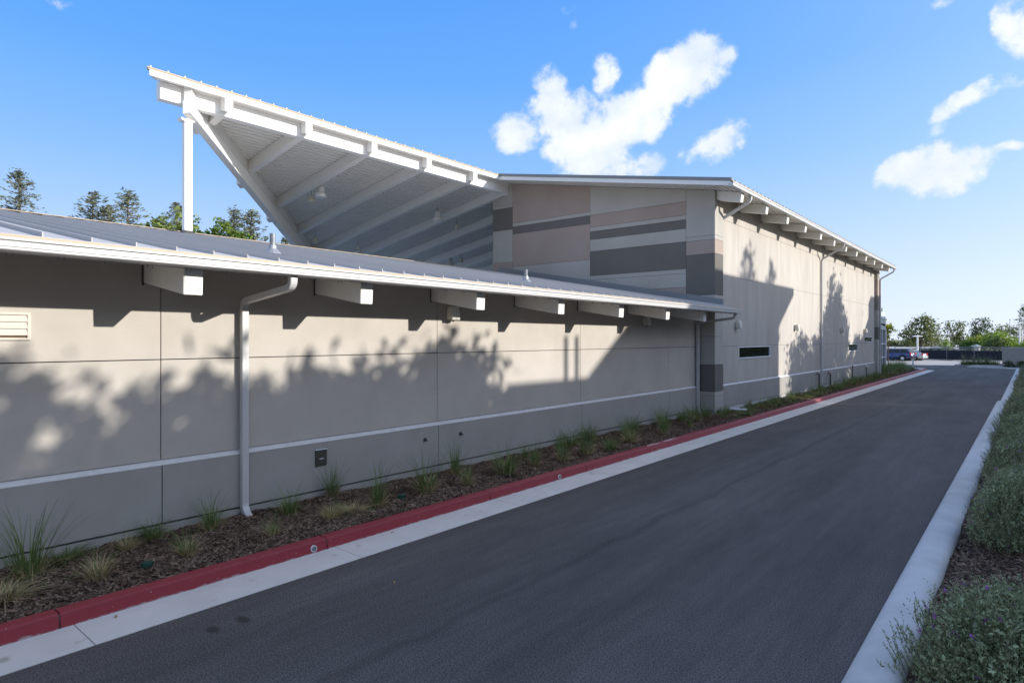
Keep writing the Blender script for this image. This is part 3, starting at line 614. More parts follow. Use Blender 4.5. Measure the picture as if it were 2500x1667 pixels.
# far pilaster
for zt, zb, m in [(8.17, 7.2, L_), (7.2, 6.1, P_), (6.1, 5.0, M_MID), (5.0, 3.75, L_), (3.75, 2.85, M_DARK), (2.85, 1.0, L_), (1.0, -.1, L_)]:
    part('pilaster_panel', MB().box(TX - .05, PX + .02, 52.35, YE + .25, zb + gg, zt - gg), m, tall)
TV = [22.585, 24.65, 30.05, 35.48, 40.9, 46.3, 51.6, 52.345]
TH = [(.335, 1.15, M_WAINS), (1.222, 2.62, M_STUCCO2), (2.62, 5.28, M_STUCCO2), (5.28, 7.35, M_STUCCO2), (7.35, 8.21, M_STUCCO2)]
WINS = [(24.67, 28.55, 2.105, 2.60, 'long low window with a pale frame'), (43.85, 46.6, 2.10, 2.585, 'small window'), (48.75, 51.45, 2.655, 3.06, 'farthest small window')]
def panel_boxes(mb, x0, x1, y0, y1, z0, z1):
    rects = [(y0, y1, z0, z1)]
    for wy0, wy1, wz0, wz1, _ in WINS:
        nr = []
        for a, b, c, d in rects:
            if wy1 <= a or wy0 >= b or wz1 <= c or wz0 >= d: nr.append((a, b, c, d)); continue
            if wy0 > a: nr.append((a, wy0, c, d))
            if wy1 < b: nr.append((wy1, b, c, d))
            m0, m1 = max(a, wy0), min(b, wy1)
            if wz0 > c: nr.append((m0, m1, c, wz0))
            if wz1 < d: nr.append((m0, m1, wz1, d))
        rects = nr
    for a, b, c, d in rects:
        if b - a > .01 and d - c > .01: mb.box(x0, x1, a, b, c, d)
    return mb
for a, b in zip(TV[:-1], TV[1:]):
    for z0, z1, m in TH:
        xo = TX + (.045 if m is M_WAINS else 0)
        part('wainscot_panel' if m is M_WAINS else 'wall_panel', panel_boxes(MB(), TX - .05, xo, a + gg, b - gg, z0 + (0 if z0 < 2 else gg), z1 - (0 if z1 < 2 else gg)), m, tall)
part('ledge_flashing', MB().prism([(TX + .052, 1.145), (TX + .052, 1.156), (TX + .048, 1.158), (TX - .03, 1.216), (TX - .03, 1.145)], 'y', 22.585, 52.34), MATS['ledge_paint'], tall)
part('foundation', MB().box(TX - .06, TX + .05, 22.585, 52.34, -.1, .318), M_CONC2, tall)
for wy0, wy1, wz0, wz1, lab in WINS:
    f = part('window', MB().box(TX - .045, TX + .012, wy0, wy1, wz1 - .05, wz1).box(TX - .045, TX + .03, wy0, wy1, wz0, wz0 + .055).box(TX - .045, TX + .012, wy0, wy0 + .05, wz0 + .055, wz1 - .05).box(TX - .045, TX + .012, wy1 - .05, wy1, wz0 + .055, wz1 - .05), M_ALU, tall, bevel=.004, label=lab)
    part('pane', MB().box(TX - .040, TX - .030, wy0 + .05, wy1 - .05, wz0 + .055, wz1 - .05), M_GLASS, f)
# small weep slots
for y_, z_ in ((38.36, 4.80), (41.6, 4.82), (48.2, 4.62)):
    for k in range(4): part('vent_slot', MB().box(TX, TX + .004, y_ - .06, y_ + .06, z_ + k * .10 - .15, z_ + k * .10 - .105), M_BLACK, tall)
# roof, rake and eave
YR = 20.75; XE = -7.66
def troof(x): return 8.185 + S * (XE - x)
tr = part('roof', MB().prism([(XE, troof(XE) - .03), (XE, troof(XE)), (-18.15, troof(-18.15)), (-18.15, troof(-18.15) - .05)], 'y', YR, 53.4), M_ROOF, tall)
sm2 = MB().prism([(XE, troof(XE)), (XE, troof(XE) + .055), (-18.1, troof(-18.1) + .055), (-18.1, troof(-18.1))], 'y', -.014, .014).mesh('seam', M_ROOF)
y = YR + .35
while y < 53.3: link('seam', sm2, tr, local=True, loc=(0, y, 0)); y += .4402
part('eave_edge', MB().prism([(XE + .01, troof(XE) - .05), (XE + .01, troof(XE) - .01), (XE - .1, troof(XE - .1) - .01), (XE - .1, troof(XE - .1) - .05)], 'y', YR, 53.4), M_ROOFEDGE, tr)
# rake: grey cap over white fascia, in lengths
RXS = [-7.68, -10.0, -12.4, -14.8, -17.95]
for a, b in zip(RXS[:-1], RXS[1:]):
    part('rake_cap', MB().prism([(a - .002, troof(a) - .04), (a - .002, troof(a) + .075), (b + .002, troof(b) + .075), (b + .002, troof(b) - .04)], 'y', YR - .035, YR + .10), M_CAP, tr)
RF = [-7.72, -9.1, -12.9, -17.95]
for a, b in zip(RF[:-1], RF[1:]):
    part('rake_fascia', MB().prism([(a - .002, troof(a) - .19), (a - .002, troof(a) - .03), (b + .002, troof(b) - .19 + 0), (b + .002, troof(b) - .03)][:2] + [(b + .002, troof(b) - .03), (b + .002, troof(b) - .19)], 'y', YR - .015, YR + .03), M_WHITE, tall)
def corr(xa, xb, zf, y0, y1, pitch, depth, along='x'):
    """ribbed steel deck seen from below: ribs run along y, stepping in x (along='x')"""
    n = int(abs(xb - xa) / pitch); mb = MB(); pts = []
    sg = 1 if xb > xa else -1
    for i in range(n):
        x = xa + sg * i * pitch
        for u, d in ((0, 0), (.52, 0), (.60, depth), (.92, depth)): xx = x + sg * u * pitch; pts.append((xx, zf(xx) + d))
    vs = [(x, y0, z) for x, z in pts] + [(x, y1, z) for x, z in pts]; n2 = len(pts)
    mb.add(vs, [(i, i + 1, n2 + i + 1, n2 + i) for i in range(n2 - 1)]); return mb
part('soffit_deck', corr(-7.72, -18.2, lambda x: soff(x) + .012, YR + .03, 53.3, .205, .06), M_DECK, tall)
# eave beams
for k in range(12):
    y0 = 21.93 + 2.675 * k
    xw = PX if k == 0 else TX
    mbp = [(xw + .002, soff(xw)), (xw + .002, soff(xw) - .26), (xw + .03, soff(xw) - .315), (xw + .10, soff(xw) - .342), (xw + .2, soff(xw) - .352 - .01), (-7.84, soff(-7.84) - .345), (-7.82, soff(-7.82) - .34), (-7.78, soff(-7.78))]
    part('eave_beam', MB().prism(mbp, 'y', y0, y0 + .26), M_BEAM, tall, bevel=.007)
tg = gutterpart(tall, -7.62, -7.79, 7.985, 8.125, YR - .03, 53.55)
def tds(y, xw, zfoot, yo=0, zel=7.28):
    pts = [(-7.72, y + yo, 8.0), (-7.72, y + yo, 7.80), (xw, y, zel), (xw, y, zfoot)]
    return part('downspout', MB().sweep(rounded(pts, .14), .105, .09, (0, 1, 0)), M_GUT, tall, bevel=.006)
tds(22.66, TX + .09, .25, 0, 7.28); tds(37.05, TX + .075, .28, 0, 7.22); tds(53.0, PX + .08, .3, 0, 7.3)
# glazed bay past the far pilaster
gb = part('bay', MB().box(-12.5, -9.42, YE + .25, 60.2, 0, 5.05), M_LIGHT, tall)
part('bay_panel', MB().box(-9.42, -9.36, 53.3, 60.1, 3.72, 4.45), mat('pale_panel', (.46, .52, .52), (.50, .56, .56), scale=2, rough=.5), gb, bevel=.01)
part('bay_panel', MB().box(-9.42, -9.36, 53.3, 60.1, 4.47, 5.1), MATS['pale_panel'], gb, bevel=.01)
part('parapet_block', MB().box(-9.9, -9.36, 57.4, 58.1, 5.1, 5.42).box(-9.9, -9.36, 58.7, 59.2, 5.1, 5.42), MATS['pale_panel'], gb)
ww = part('window', MB().box(-9.44, -9.33, 53.3, 60.1, 3.66, 3.715).box(-9.44, -9.33, 53.3, 60.1, .5, .62).box(-9.44, -9.33, 53.3, 60.1, 2.45, 2.53).box(-9.44, -9.33, 53.3, 60.1, 1.35, 1.43).box(-9.45, -9.30, 53.3, 53.62, .1, 3.66).box(-9.45, -9.30, 59.8, 60.1, .1, 3.66), M_ALU, gb, label='tall corner window with pale frame')
for y_ in (56.0, 58.6): part('mullion', MB().box(-9.44, -9.34, y_, y_ + .15, .62, 3.66), M_ALU, ww)
part('pane', MB().box(-9.43, -9.41, 53.6, 59.8, .62, 3.66), M_GLASS, ww)
part('security_camera', MB().tube([(PX + .02, 53.1, 3.98), (PX + .35, 52.9, 3.98)], .05, 8).tube([(PX + .30, 52.9, 3.95), (PX + .36, 52.8, 3.90)], .09, 8), M_BRONZE, tall)

# ------------------------------------------------------------------ canopy
can = thing('canopy', 'big white steel canopy with ribbed underside rising above the low roof', 'canopy', (-18.24, 7.78, 5.7))
GX = -18.24
def cdk(x): return 9.70 + .179 * (x + 19.2)     # underside of the deck / top of the beams
def dgx(y): return -18.93 - 1.027 * (y - 8.654)  # inner face of the slanting edge girder
YF = 53.5; XB = -31.5
# deck, ribbed, clipped by the slanting edge
pitch = .20; depth = .10; mb = MB(); x = -17.98
pts = []
while x > XB:
    for u, d in ((0, 0), (.56, 0), (.62, depth), (.94, depth)):
        xx = x - u * pitch; pts.append((xx, cdk(xx) + .004 + d))
    x -= pitch
def ydiag(x, off=0): return 8.654 + (-18.93 - x) / 1.027 + off
vs = [(px_, max(7.05, ydiag(px_, -.12)), pz) for px_, pz in pts] + [(px_, YF, pz) for px_, pz in pts]; n2 = len(pts)
mb.add(vs, [(i, i + 1, n2 + i + 1, n2 + i) for i in range(n2 - 1)])
part('soffit_deck', mb, M_DECK, can)
# roof sheet above
def ctop(x): return cdk(x) + .12
def slab(mb, poly, f0, f1):
    n = len(poly); vs = [(x_, y_, f0(x_)) for x_, y_ in poly] + [(x_, y_, f1(x_)) for x_, y_ in poly]
    return mb.add(vs, [tuple(range(n))[::-1], tuple(range(n, 2 * n))] + [(i, (i + 1) % n, n + (i + 1) % n, n + i) for i in range(n)])
FXE = -17.88
outl = [(FXE - .02, 6.62), (FXE - .02, YF), (XB, YF), (XB, ydiag(XB, -.30)), (-18.34, 7.75), (-18.30, 7.10), (-18.05, 6.72)]
cr = part('roof', slab(MB(), outl, lambda x: cdk(x) + .06, ctop), M_ROOF, can)
y = 6.66
while y < 20.6:
    xe_ = -17.98 if y < 7.2 else (-18.3 if y < 8.4 else -18.9); part('seam', MB().hexa([(FXE, y - .02, ctop(FXE)), (FXE, y + .02, ctop(FXE)), (xe_, y + .02, ctop(xe_)), (xe_, y - .02, ctop(xe_))], [(FXE, y - .02, ctop(FXE) + .045), (FXE, y + .02, ctop(FXE) + .045), (xe_, y + .02, ctop(xe_) + .045), (xe_, y - .02, ctop(xe_) + .045)]), M_ROOF, cr); y += .4355
part('eave_edge', MB().box(FXE - .03, FXE + .02, 6.56, 20.72, 10.025, 10.05).box(FXE - .10, FXE + .005, 6.60, 20.72, 9.99, 10.026), M_ROOFEDGE, cr)
# fascia with a fine drip line, in two leaves
part('fascia', MB().prism([(FXE - .05, 9.84), (FXE - .012, 9.84), (FXE, 9.852), (FXE, 9.925), (FXE - .006, 9.93), (FXE - .001, 9.935), (FXE - .001, 9.99), (FXE - .05, 9.99)], 'y', 6.635, 20.70), M_WHITE, can)
part('fascia_soffit', slab(MB(), [(FXE - .04, 6.64), (FXE - .04, 20.70), (GX - .05, 20.70), (GX - .05, 7.02)], lambda x: 9.845 + .19 * (-(x - FXE)), lambda x: 9.86 + .19 * (-(x - FXE))), M_WHITE, can)
part('end_fascia', MB().add([(FXE - .04, 6.64, 9.845), (FXE - .04, 6.64, 9.99), (GX - .1, 7.0, 9.99), (GX - .1, 7.0, 9.90)], [(0, 1, 2, 3)]), M_WHITE, can)
# main girder
part('girder', MB().box(GX - .26, GX, 7.03, YG - .01, 9.43, 9.935), M_WHITE, can, bevel=.008)
part('girder_joint', MB().box(GX + .001, GX + .006, 7.1, 20.6, 9.905, 9.918), M_JOINT, can)
part('girder_pad', MB().box(GX - .30, GX + .01, YG - .12, YG - .02, 9.395, 9.425), M_WHITE, can)
# beams with stub ends past the girder
M_B2 = M_BEAM
for k in range(0, 16):
    y0 = 8.66 + 2.615 * k; y1 = y0 + .235
    if y0 > 53: break
    xe = max(XB + .3, dgx(y0 + .1)) if y0 < 21 else XB + .3
    if y0 < 20.7:
        part('beam_stub', MB().prism([(GX + .01, 9.95), (GX + .01, 9.555), (FXE - .055, 9.47), (FXE - .045, 9.49), (FXE - .04, 9.86)], 'y', y0, y1), M_WHITE, can, bevel=.008)
    xs = GX - .262 if y0 < YG else -18.4
    part('roof_beam', MB().prism([(xs, cdk(xs)), (xs, cdk(xs) - .388), (xe, cdk(xe) - .388), (xe, cdk(xe))], 'y', y0, y1), M_B2, can, bevel=.007)
# slanting edge girder, its top carries the beams
d = Vector((-1.027, 1, 0)).normalized(); nrm = Vector((d.y, -d.x, 0)) * -1   # points outward (away from the deck)
if nrm.x > 0: nrm = -nrm
def dg(y, w_): p = Vector((dgx(y), y, 0)) + nrm * w_; return p
def gtop(x): return cdk(x) - .392
def gbot(x): return gtop(x) - (.37 + .026 * (-18.3 - x))
ya, yb = 7.72, 21.0
a0, a1, b0, b1 = dg(ya, 0), dg(ya, .22), dg(yb, 0), dg(yb, .22)
part('edge_girder', MB().hexa([(p.x, p.y, gbot(p.x if i in (0, 3) else p.x)) for i, p in enumerate((a0, b0, b1, a1))], [(p.x, p.y, gtop(p.x)) for p in (a0, b0, b1, a1)]), M_WHITE, can, bevel=.008)
# blocking between the beam ends on top of the girder
c0, c1, e0, e1 = dg(7.75, .0), dg(7.75, .2), dg(yb, .0), dg(yb, .2)
part('blocking', MB().hexa([(p.x, p.y, gtop(p.x) + .012) for p in (c0, e0, e1, c1)], [(p.x, p.y, cdk(p.x)) for p in (c0, e0, e1, c1)]), M_BEAM, can)
part('blocking_joint', MB().hexa([(p.x, p.y, gtop(p.x)) for p in (dg(7.75, .01), dg(yb, .01), dg(yb, .2), dg(7.75, .2))], [(p.x, p.y, gtop(p.x) + .012) for p in (dg(7.75, .01), dg(yb, .01), dg(yb, .2), dg(7.75, .2))]), M_JOINT, can)
# bolted plates on the outer side
for yy in (8.3, 11.2, 13.8, 16.4):
    p = dg(yy, .22); q = dg(yy + .28, .22); p2 = dg(yy, .36); q2 = dg(yy + .28, .36)
    part('gusset_plate', MB().hexa([(v.x, v.y, gbot(v.x) + .02) for v in (p, q, q2, p2)], [(v.x, v.y, gtop(v.x)) for v in (p, q, q2, p2)]), M_BEAM, can)
# column with its top plate and roof boot
part('column', MB().box(GX - .20, GX, 7.675, 7.885, 5.6, 8.99), M_WHITE, can, bevel=.015)
part('cap_plate', MB().prism([(7.56, 9.06), (7.60, 9.0), (7.68, 8.985), (7.89, 8.985), (7.95, 9.03), (7.9, 9.05), (7.7, 9.04), (7.6, 9.07)], 'x', GX - .22, GX + .02), M_WHITE, can)
part('column_knuckle', MB().box(GX - .16, GX - .04, 7.74, 7.84, 9.0, 9.12), M_WHITE, can)
part('column_boot', MB().lathe([(.26, 5.80), (.24, 5.86), (.19, 5.90), (.16, 5.93)], (GX - .1, 7.78, 0), 12), mat('lead_boot', (.08, .075, .07), rough=.8), can)
# dark mullions of the hall's far side
for i, (xo, y_) in enumerate(((-19.27, 23.4), (-19.42, 26.0), (-19.6, 29.0), (-19.8, 32.5))):
    part('mullion', MB().box(xo - .06, XL + .06, y_, y_ + .12, 4, 9.2 - .25 * i), M_BRONZE, tall)

# pendant lamps under the canopy
def pend(kind):
    o = thing('pendant_lamp', 'x', 'pendant lamp', (0, 0, 0))
    if kind == 'bell':
        part('lamp_shade', MB().lathe([(.06, .36), (.12, .34), (.155, .25), (.165, .06), (.205, .04), (.235, -.12), (.20, -.13)], n=18), M_WHITE, o, local=True, smooth=True)
        part('ring', MB().lathe([(.17, .055), (.19, .055), (.205, .02), (.172, .02)], n=18), M_BRONZE, o, local=True)
        part('cord', MB().tube([(0, 0, .35), (0, 0, .56)], .012, 6), M_BRONZE, o, local=True)
    else:
        part('lamp_shade', MB().lathe([(.07, .12), (.095, .11), (.15, -.14), (.13, -.145)], n=16), mat('lamp_cream', (.6, .56, .46)), o, local=True, smooth=True)
        part('cord', MB().tube([(0, 0, .1), (0, 0, .54)], .010, 6), M_BRONZE, o, local=True)
    return o
pb, pc = pend('bell'), pend('cone'); usedp = {}
for kind, x_, y_, lab in (('cone', -22.57, 14.445, 'small cream cone lamp beside the highest bell lamp under the canopy'), ('bell', -22.0, 14.5, 'white bell lamp nearest the canopy tip'),
        ('bell', -22.04, 21.0, 'white bell lamp under the canopy close to the striped wall'), ('cone', -22.56, 22.83, 'small cream cone lamp nearest the striped wall'),
        ('cone', -27.2, 17.64, 'small cream cone lamp low by the slanting girder'), ('bell', -28.05, 20.8, 'white bell lamp half hidden behind the low roof ridge'),
        ('bell', -28.06, 27.8, 'white bell lamp deep under the canopy at the roof line'), ('cone', -27.25, 27.94, 'small cream cone lamp deep under the canopy at the roof line')):
    z_ = cdk(x_) - .5 - (0 if kind == 'bell' else 0)
    if kind not in usedp:
        o = pb if kind == 'bell' else pc; o.location = (x_, y_, z_); o['label'] = lab; usedp[kind] = 1
    else: o = copy_tree(pb if kind == 'bell' else pc, (x_, y_, z_), 0, None, lab)
    o['group'] = 'pendant lamps under the canopy'

# ------------------------------------------------------------------ foliage builders
def leaf_quads(c, size, g, flat=0.0, aspect=.55, jit=.35, dirs=None):
    n = len(c); t = g.normal(size=(n, 3)) if dirs is None else dirs + g.normal(0, .35, (n, 3))
    t /= np.linalg.norm(t, axis=1)[:, None]
    u = g.normal(size=(n, 3)); u[:, 2] += flat * 3; b = np.cross(u, t); b /= np.linalg.norm(b, axis=1)[:, None]
    L_ = (size * (1 + g.normal(0, jit, n)).clip(.4, 2))[:, None] * .5; W_ = L_ * aspect
    v = np.concatenate([c - t * L_, c + b * W_ - t * L_ * .1, c + t * L_, c - b * W_ - t * L_ * .1], 1).reshape(-1, 3)
    return v, np.arange(4 * n).reshape(-1, 4)
def crown_points(blobs, ncl, per, sig, g):
    P = []
    wts = np.array([r_[0] * r_[1] * r_[2] for _, r_ in blobs]) ** .7; wts /= wts.sum()
    for (c, r_), k in zip(blobs, (wts * ncl).astype(int) + 1):
        d = g.normal(size=(k, 3)); d /= np.linalg.norm(d, axis=1)[:, None]
        rad = g.uniform(.35, 1.0, k) ** .55
        P.append(np.array(c) + d * rad[:, None] * np.array(r_))
    P = np.concatenate(P); s_ = g.uniform(.6, 1.4, len(P))
    return (np.repeat(P, per, 0) + g.normal(size=(len(P) * per, 3)) * np.repeat(s_, per)[:, None] * np.array([sig, sig, sig * .7]))
def broadleaf(name, label, base, h, blobs, ncl, per, leaf, m, seed, sig=.35, group=None, trunk_r=.18, limbs=True, loc_is_base=True, cat='tree'):
    g = np.random.default_rng(seed); rr_ = random.Random(seed)
    o = thing(name, label, cat, base, group)
    P = crown_points(blobs, ncl, per, sig, g); v, f = leaf_quads(P, leaf, g)
    c = link('crown', npmesh('crown', v, f, m), o, local=True)
    mb = MB(); zt = min(b_[0][2] for b_ in blobs) + .4
    mb.tube([(0, 0, -.1), (.05 * trunk_r, 0, zt * .5), (0, .1 * trunk_r, zt)], [trunk_r * 1.25, trunk_r, trunk_r * .8], 8)
    for (bc, r_) in blobs[:10]:
        p0 = Vector((0, 0, zt * rr_.uniform(.75, 1.0))); p1 = Vector(bc); md = p0.lerp(p1, .5) + Vector((rr_.uniform(-.2, .2), rr_.uniform(-.2, .2), .15 * h * .1))
        mb.tube([p0, md, p1], [trunk_r * .55, trunk_r * .35, trunk_r * .12], 6)
    part('trunk', mb, M_BARK, o, local=True)
    return o
def conifer(name, label, base, h, rmax, nbr, per, leaf, m, seed, sig=.25, z0=.12, group=None, droop=.0, power=.75):
    g = np.random.default_rng(seed); o = thing(name, label, 'tree', base, group)
    mb = MB(); mb.tube([(0, 0, -.1), (.03 * h * g.normal() * .2, 0, h * .5), (0, 0, h)], [h * .018, h * .011, h * .002], 8)
    pts = []; dirs = []
    for i in range(nbr):
        t = z0 + (1 - z0) * (i + g.random()) / nbr; z = t * h; a = i * 2.4 + g.normal(0, .4)
        ln = rmax * (1 - t) ** power * g.uniform(.55, 1.15) + .12; rise = ln * (.25 - droop + g.normal(0, .12))
        e = np.array([math.cos(a) * ln, math.sin(a) * ln, rise]); p0 = np.array([0, 0, z])
        if ln > .5: mb.tube([tuple(p0), tuple(p0 + e * .6 + [0, 0, -.03 * ln]), tuple(p0 + e)], [.02 + .015 * ln, .015 + .006 * ln, .006], 5, cap=False)
        k = max(2, int(ln * 2.2)); tt = np.linspace(.28, 1.0, k)
        for q in tt:
            c = p0 + e * q; nn = per; pts.append(c + g.normal(size=(nn, 3)) * np.array([sig, sig, sig * .55]) * g.uniform(.7, 1.3)); dirs.append(np.tile(e / (np.linalg.norm(e) + 1e-6), (nn, 1)))
    P = np.concatenate(pts); D_ = np.concatenate(dirs)
    v, f = leaf_quads(P, leaf, g, aspect=.3, dirs=D_)
    link('crown', npmesh('crown', v, f, m), o, local=True); part('trunk', mb, M_BARK, o, local=True)
    return o

# grass clumps -------------------------------------------------------
def blades(n, h, spread, lean, wd, g, z0=0.0, droop=.5, rb=.05):
    V_ = []; F_ = []; seg = 5
    for i in range(n):
        a = g.uniform(0, 2 * math.pi); r0 = rb * math.sqrt(g.random()); b = np.array([math.cos(a) * r0, math.sin(a) * r0, z0])
        a2 = a + g.normal(0, .7); L_ = h * g.uniform(.3, 1.1); ln = abs(g.normal(lean, spread)); dr = droop * g.uniform(.3, 1.5)
        d = np.array([math.cos(a2), math.sin(a2), 0]); sd = np.array([-d[1], d[0], 0]); w0 = wd * g.uniform(.6, 1.3); o_ = len(V_); p = b.copy(); th = ln
        for k in range(seg + 1):
            t = k / seg; ww = w0 * (1 - t ** 1.6) + .0006
            V_ += [p - sd * ww, p + sd * ww]
            st = L_ / seg; p = p + d * math.sin(th) * st + np.array([0, 0, math.cos(th) * st]); th += dr * (.3 + t) / seg * 2
        for k in range(seg): F_.append((o_ + 2 * k, o_ + 2 * k + 1, o_ + 2 * k + 3, o_ + 2 * k + 2))
    return np.array(V_), np.array(F_)
def clump_proto(seed, h, ng, nd, dryh, lean=.28, droop=.6, rb=.06):
    g = np.random.default_rng(seed); o = thing('grass_clump', 'x', 'grass', (0, 0, -50))
    v, f = blades(ng, h, .22, lean, .0038, g, 0, droop, rb); link('green_blades', npmesh('green_blades', v, f, M_GREEN), o, local=True)
    v, f = blades(nd, h * dryh, .35, .55, .0042, g, 0, .9, rb * 1.2); link('dry_blades', npmesh('dry_blades', v, f, M_DRY), o, local=True)
    return o
protos = [clump_proto(1, .75, 120, 190, .45, .26, .6, .09), clump_proto(2, .75, 90, 260, .5, .34, .9, .10), clump_proto(3, .75, 110, 130, .40, .20, .5, .07), clump_proto(4, .75, 60, 320, .65, .5, 1.2, .12), clump_proto(5, .75, 230, 120, .45, .5, 1.1, .14), clump_proto(6, .75, 150, 220, .5, .42, .8, .12)]
NEAR = [(-8.82, 1.99, .80, 2, 'tall green grass clump nearest the camera against the low wall'), (-8.25, 2.5, .40, 3, 'short clump with straw base left of the near green cap'), (-9.0, 3.06, .32, 3, 'pale straw grass tuft close to the wall, behind the near green cap'),
 (-9.17, 3.44, .42, 4, 'low dark green clump at the foot of the near panel joint'), (-8.21, 3.48, .42, 1, 'clump with pale straw base nearer the red kerb, before the downspout'), (-8.98, 4.14, .50, 0, 'dark green clump just left of the near downspout'),
 (-8.14, 4.6, .36, 1, 'small green clump by the kerb below the downspout'), (-8.32, 1.66, .22, 3, 'flattened dry grass at the left picture edge'), (-9.15, 2.4, .26, 4, 'sprawling low grass between the two nearest clumps'),
 (-8.88, 5.29, .48, 4, 'dark drooping clump right of the near downspout'), (-8.27, 5.62, .40, 3, 'clump with bright straw base under the wall box'), (-9.15, 6.26, .62, 2, 'upright green clump at the wall below the bronze box'),
 (-8.25, 6.53, .72, 2, 'tall thin green clump right of the bronze box'), (-8.35, 7.69, .72, 0, 'tall clump just past the farther green cap'), (-8.2, 8.56, .46, 1, 'leaning clump with dry blades before the second panel joint'), (-8.81, 8.89, .68, 2, 'thin upright clump at the second panel joint'),
 (-8.3, 6.05, .20, 3, 'thin sprawl of dry grass between two green clumps')]
FAR = [(-8.22, 9.72, .70), (-8.3, 10.79, .53), (-8.15, 11.64, .65), (-8.15, 12.63, .72), (-8.07, 13.57, .46), (-9.1, 14.2, .66), (-8.14, 14.73, .65), (-8.22, 16.83, .70), (-8.86, 19.47, .54), (-8.63, 20.92, .56), (-8.9, 11.2, .4), (-8.8, 12.4, .5), (-9.0, 13.2, .55), (-8.7, 15.6, .6), (-9.0, 16.4, .62), (-8.6, 17.7, .62), (-9.05, 18.3, .6), (-8.2, 18.6, .55), (-8.5, 19.9, .6), (-9.0, 20.6, .6), (-8.2, 21.4, .45)]
gr = random.Random(11); first = {}
def place_clump(x, y, h, k, label, group):
    z = float(bedz(np.array(x), np.array(y), -7.65, 0)) - .01; s_ = h / .66
    copy_tree(protos[k], (x, y, z), gr.uniform(0, 6.28), (s_ * gr.uniform(.9, 1.2) if h > .3 else 1.0, s_ * gr.uniform(.9, 1.2) if h > .3 else 1.0, s_), label, group)
for x, y, h, k, lab in NEAR: place_clump(x, y, h, k, lab, 'grass clumps along the low wing')
ORD = 'first second third fourth fifth sixth seventh eighth ninth tenth eleventh twelfth thirteenth fourteenth fifteenth sixteenth seventeenth eighteenth nineteenth twentieth twenty-first'.split()
for i, (x, y, h) in enumerate(sorted(FAR, key=lambda t: t[1])): place_clump(x, y, h, gr.choice((0, 1, 2, 4, 5)), 'grass clump, the %s past the second panel joint, %s' % (ORD[i], 'on the kerb side' if x > -8.5 else 'on the wall side'), 'grass clumps towards the low wing end')
yy = 22.3
while yy < 66:
    n_ = 2 if yy < 50 else 3
    for k in range(n_ if gr.random() < .8 else 1):
        xx = gr.uniform(-8.75, -8.0) if yy < 53 else gr.uniform(-9.25, -8.0)
        place_clump(xx, yy + gr.uniform(-.4, .4), gr.uniform(.22, .48) if yy < 36 else (gr.uniform(.3, .6) if yy < 53 else gr.uniform(.6, 1.0)), gr.choice((0, 1, 4, 4, 5, 5)), 'grass clump in the dense strip beside the tall building', 'grass clumps beside the tall building')
    yy += .95
for o in protos:
    for ch in list(o.children): bpy.data.objects.remove(ch)
    bpy.data.objects.remove(o)
# low yellowish ground cover between clumps of the far strip
g = np.random.default_rng(5); n = 9000
x = g.uniform(-8.8, -7.85, n); y = g.uniform(21.5, 66, n); P = np.stack([x, y, zl(x, y) + g.uniform(0, .10, n)], 1)
v, f = leaf_quads(P, .14, g, aspect=.10); tagp(link('ground_cover', npmesh('ground_cover', v, f, mat('cover_leaf', (.12, .14, .035), (.22, .20, .07), scale=1.5, rough=.8, island=.4))), 'low olive ground cover in the strip beside the tall building', 'ground cover', None, 'stuff')

# irrigation caps
for x_, y_, lab in ((-8.147, 2.997, 'green plastic cap in the mulch among the nearest clumps'), (-8.328, 7.078, 'green plastic cap in the mulch right of the bronze wall box')):
    o = thing('irrigation_cap', lab, 'cap', (x_, y_, float(zl(np.array(x_), np.array(y_)))))
    part('cap_body', MB().lathe([(.070, -.03), (.068, .0), (.058, .062), (.050, .070)], n=18), mat('cap_green', (.012, .05, .03), (.02, .07, .045), scale=30, rough=.5), o, local=True)
    for k in range(18):
        a = 2 * math.pi * k / 18; c_, s_ = math.cos(a), math.sin(a)
        part('cap_rib', MB().tube([(c_ * .071, s_ * .071, 0), (c_ * .061, s_ * .061, .06)], .0035, 4), MATS['cap_green'], o, local=True)
# white outfall pipe by the corner pilaster, small risers at the tall wall
single('drain_spout', MB().tube([(-8.72, 23.3, .27), (-8.25, 23.75, .24)], .045, 10), M_PVC, 'short white drain spout lying in the grass past the corner pilaster', 'pipe')
for i, (y_, h_, lab) in enumerate(((36.2, .85, 'dark bent riser pipe just left of the tall wall downspout'), (38.6, .80, 'dark bent riser pipe just right of the tall wall downspout'), (44.3, 1.0, 'thin riser with pale head below the small window'), (48.6, .75, 'stubby riser with pale head near the far pilaster'))):
    o = thing('riser_pipe', lab, 'pipe', (TX + .15, y_, .2))
    if i < 2: part('pipe', MB().tube([(0, 0, 0), (0, 0, h_ - .1), (0, -.08, h_), (0, -.35, h_)], .04, 8), M_BRONZE, o, local=True)
    else:
        part('pipe', MB().tube([(0, 0, 0), (0, 0, h_)], .03, 8), M_BRONZE, o, local=True)
        part('pipe_head', MB().lathe([(.05, h_), (.09, h_ + .05), (.06, h_ + .12)], n=10), M_PVC, o, local=True)

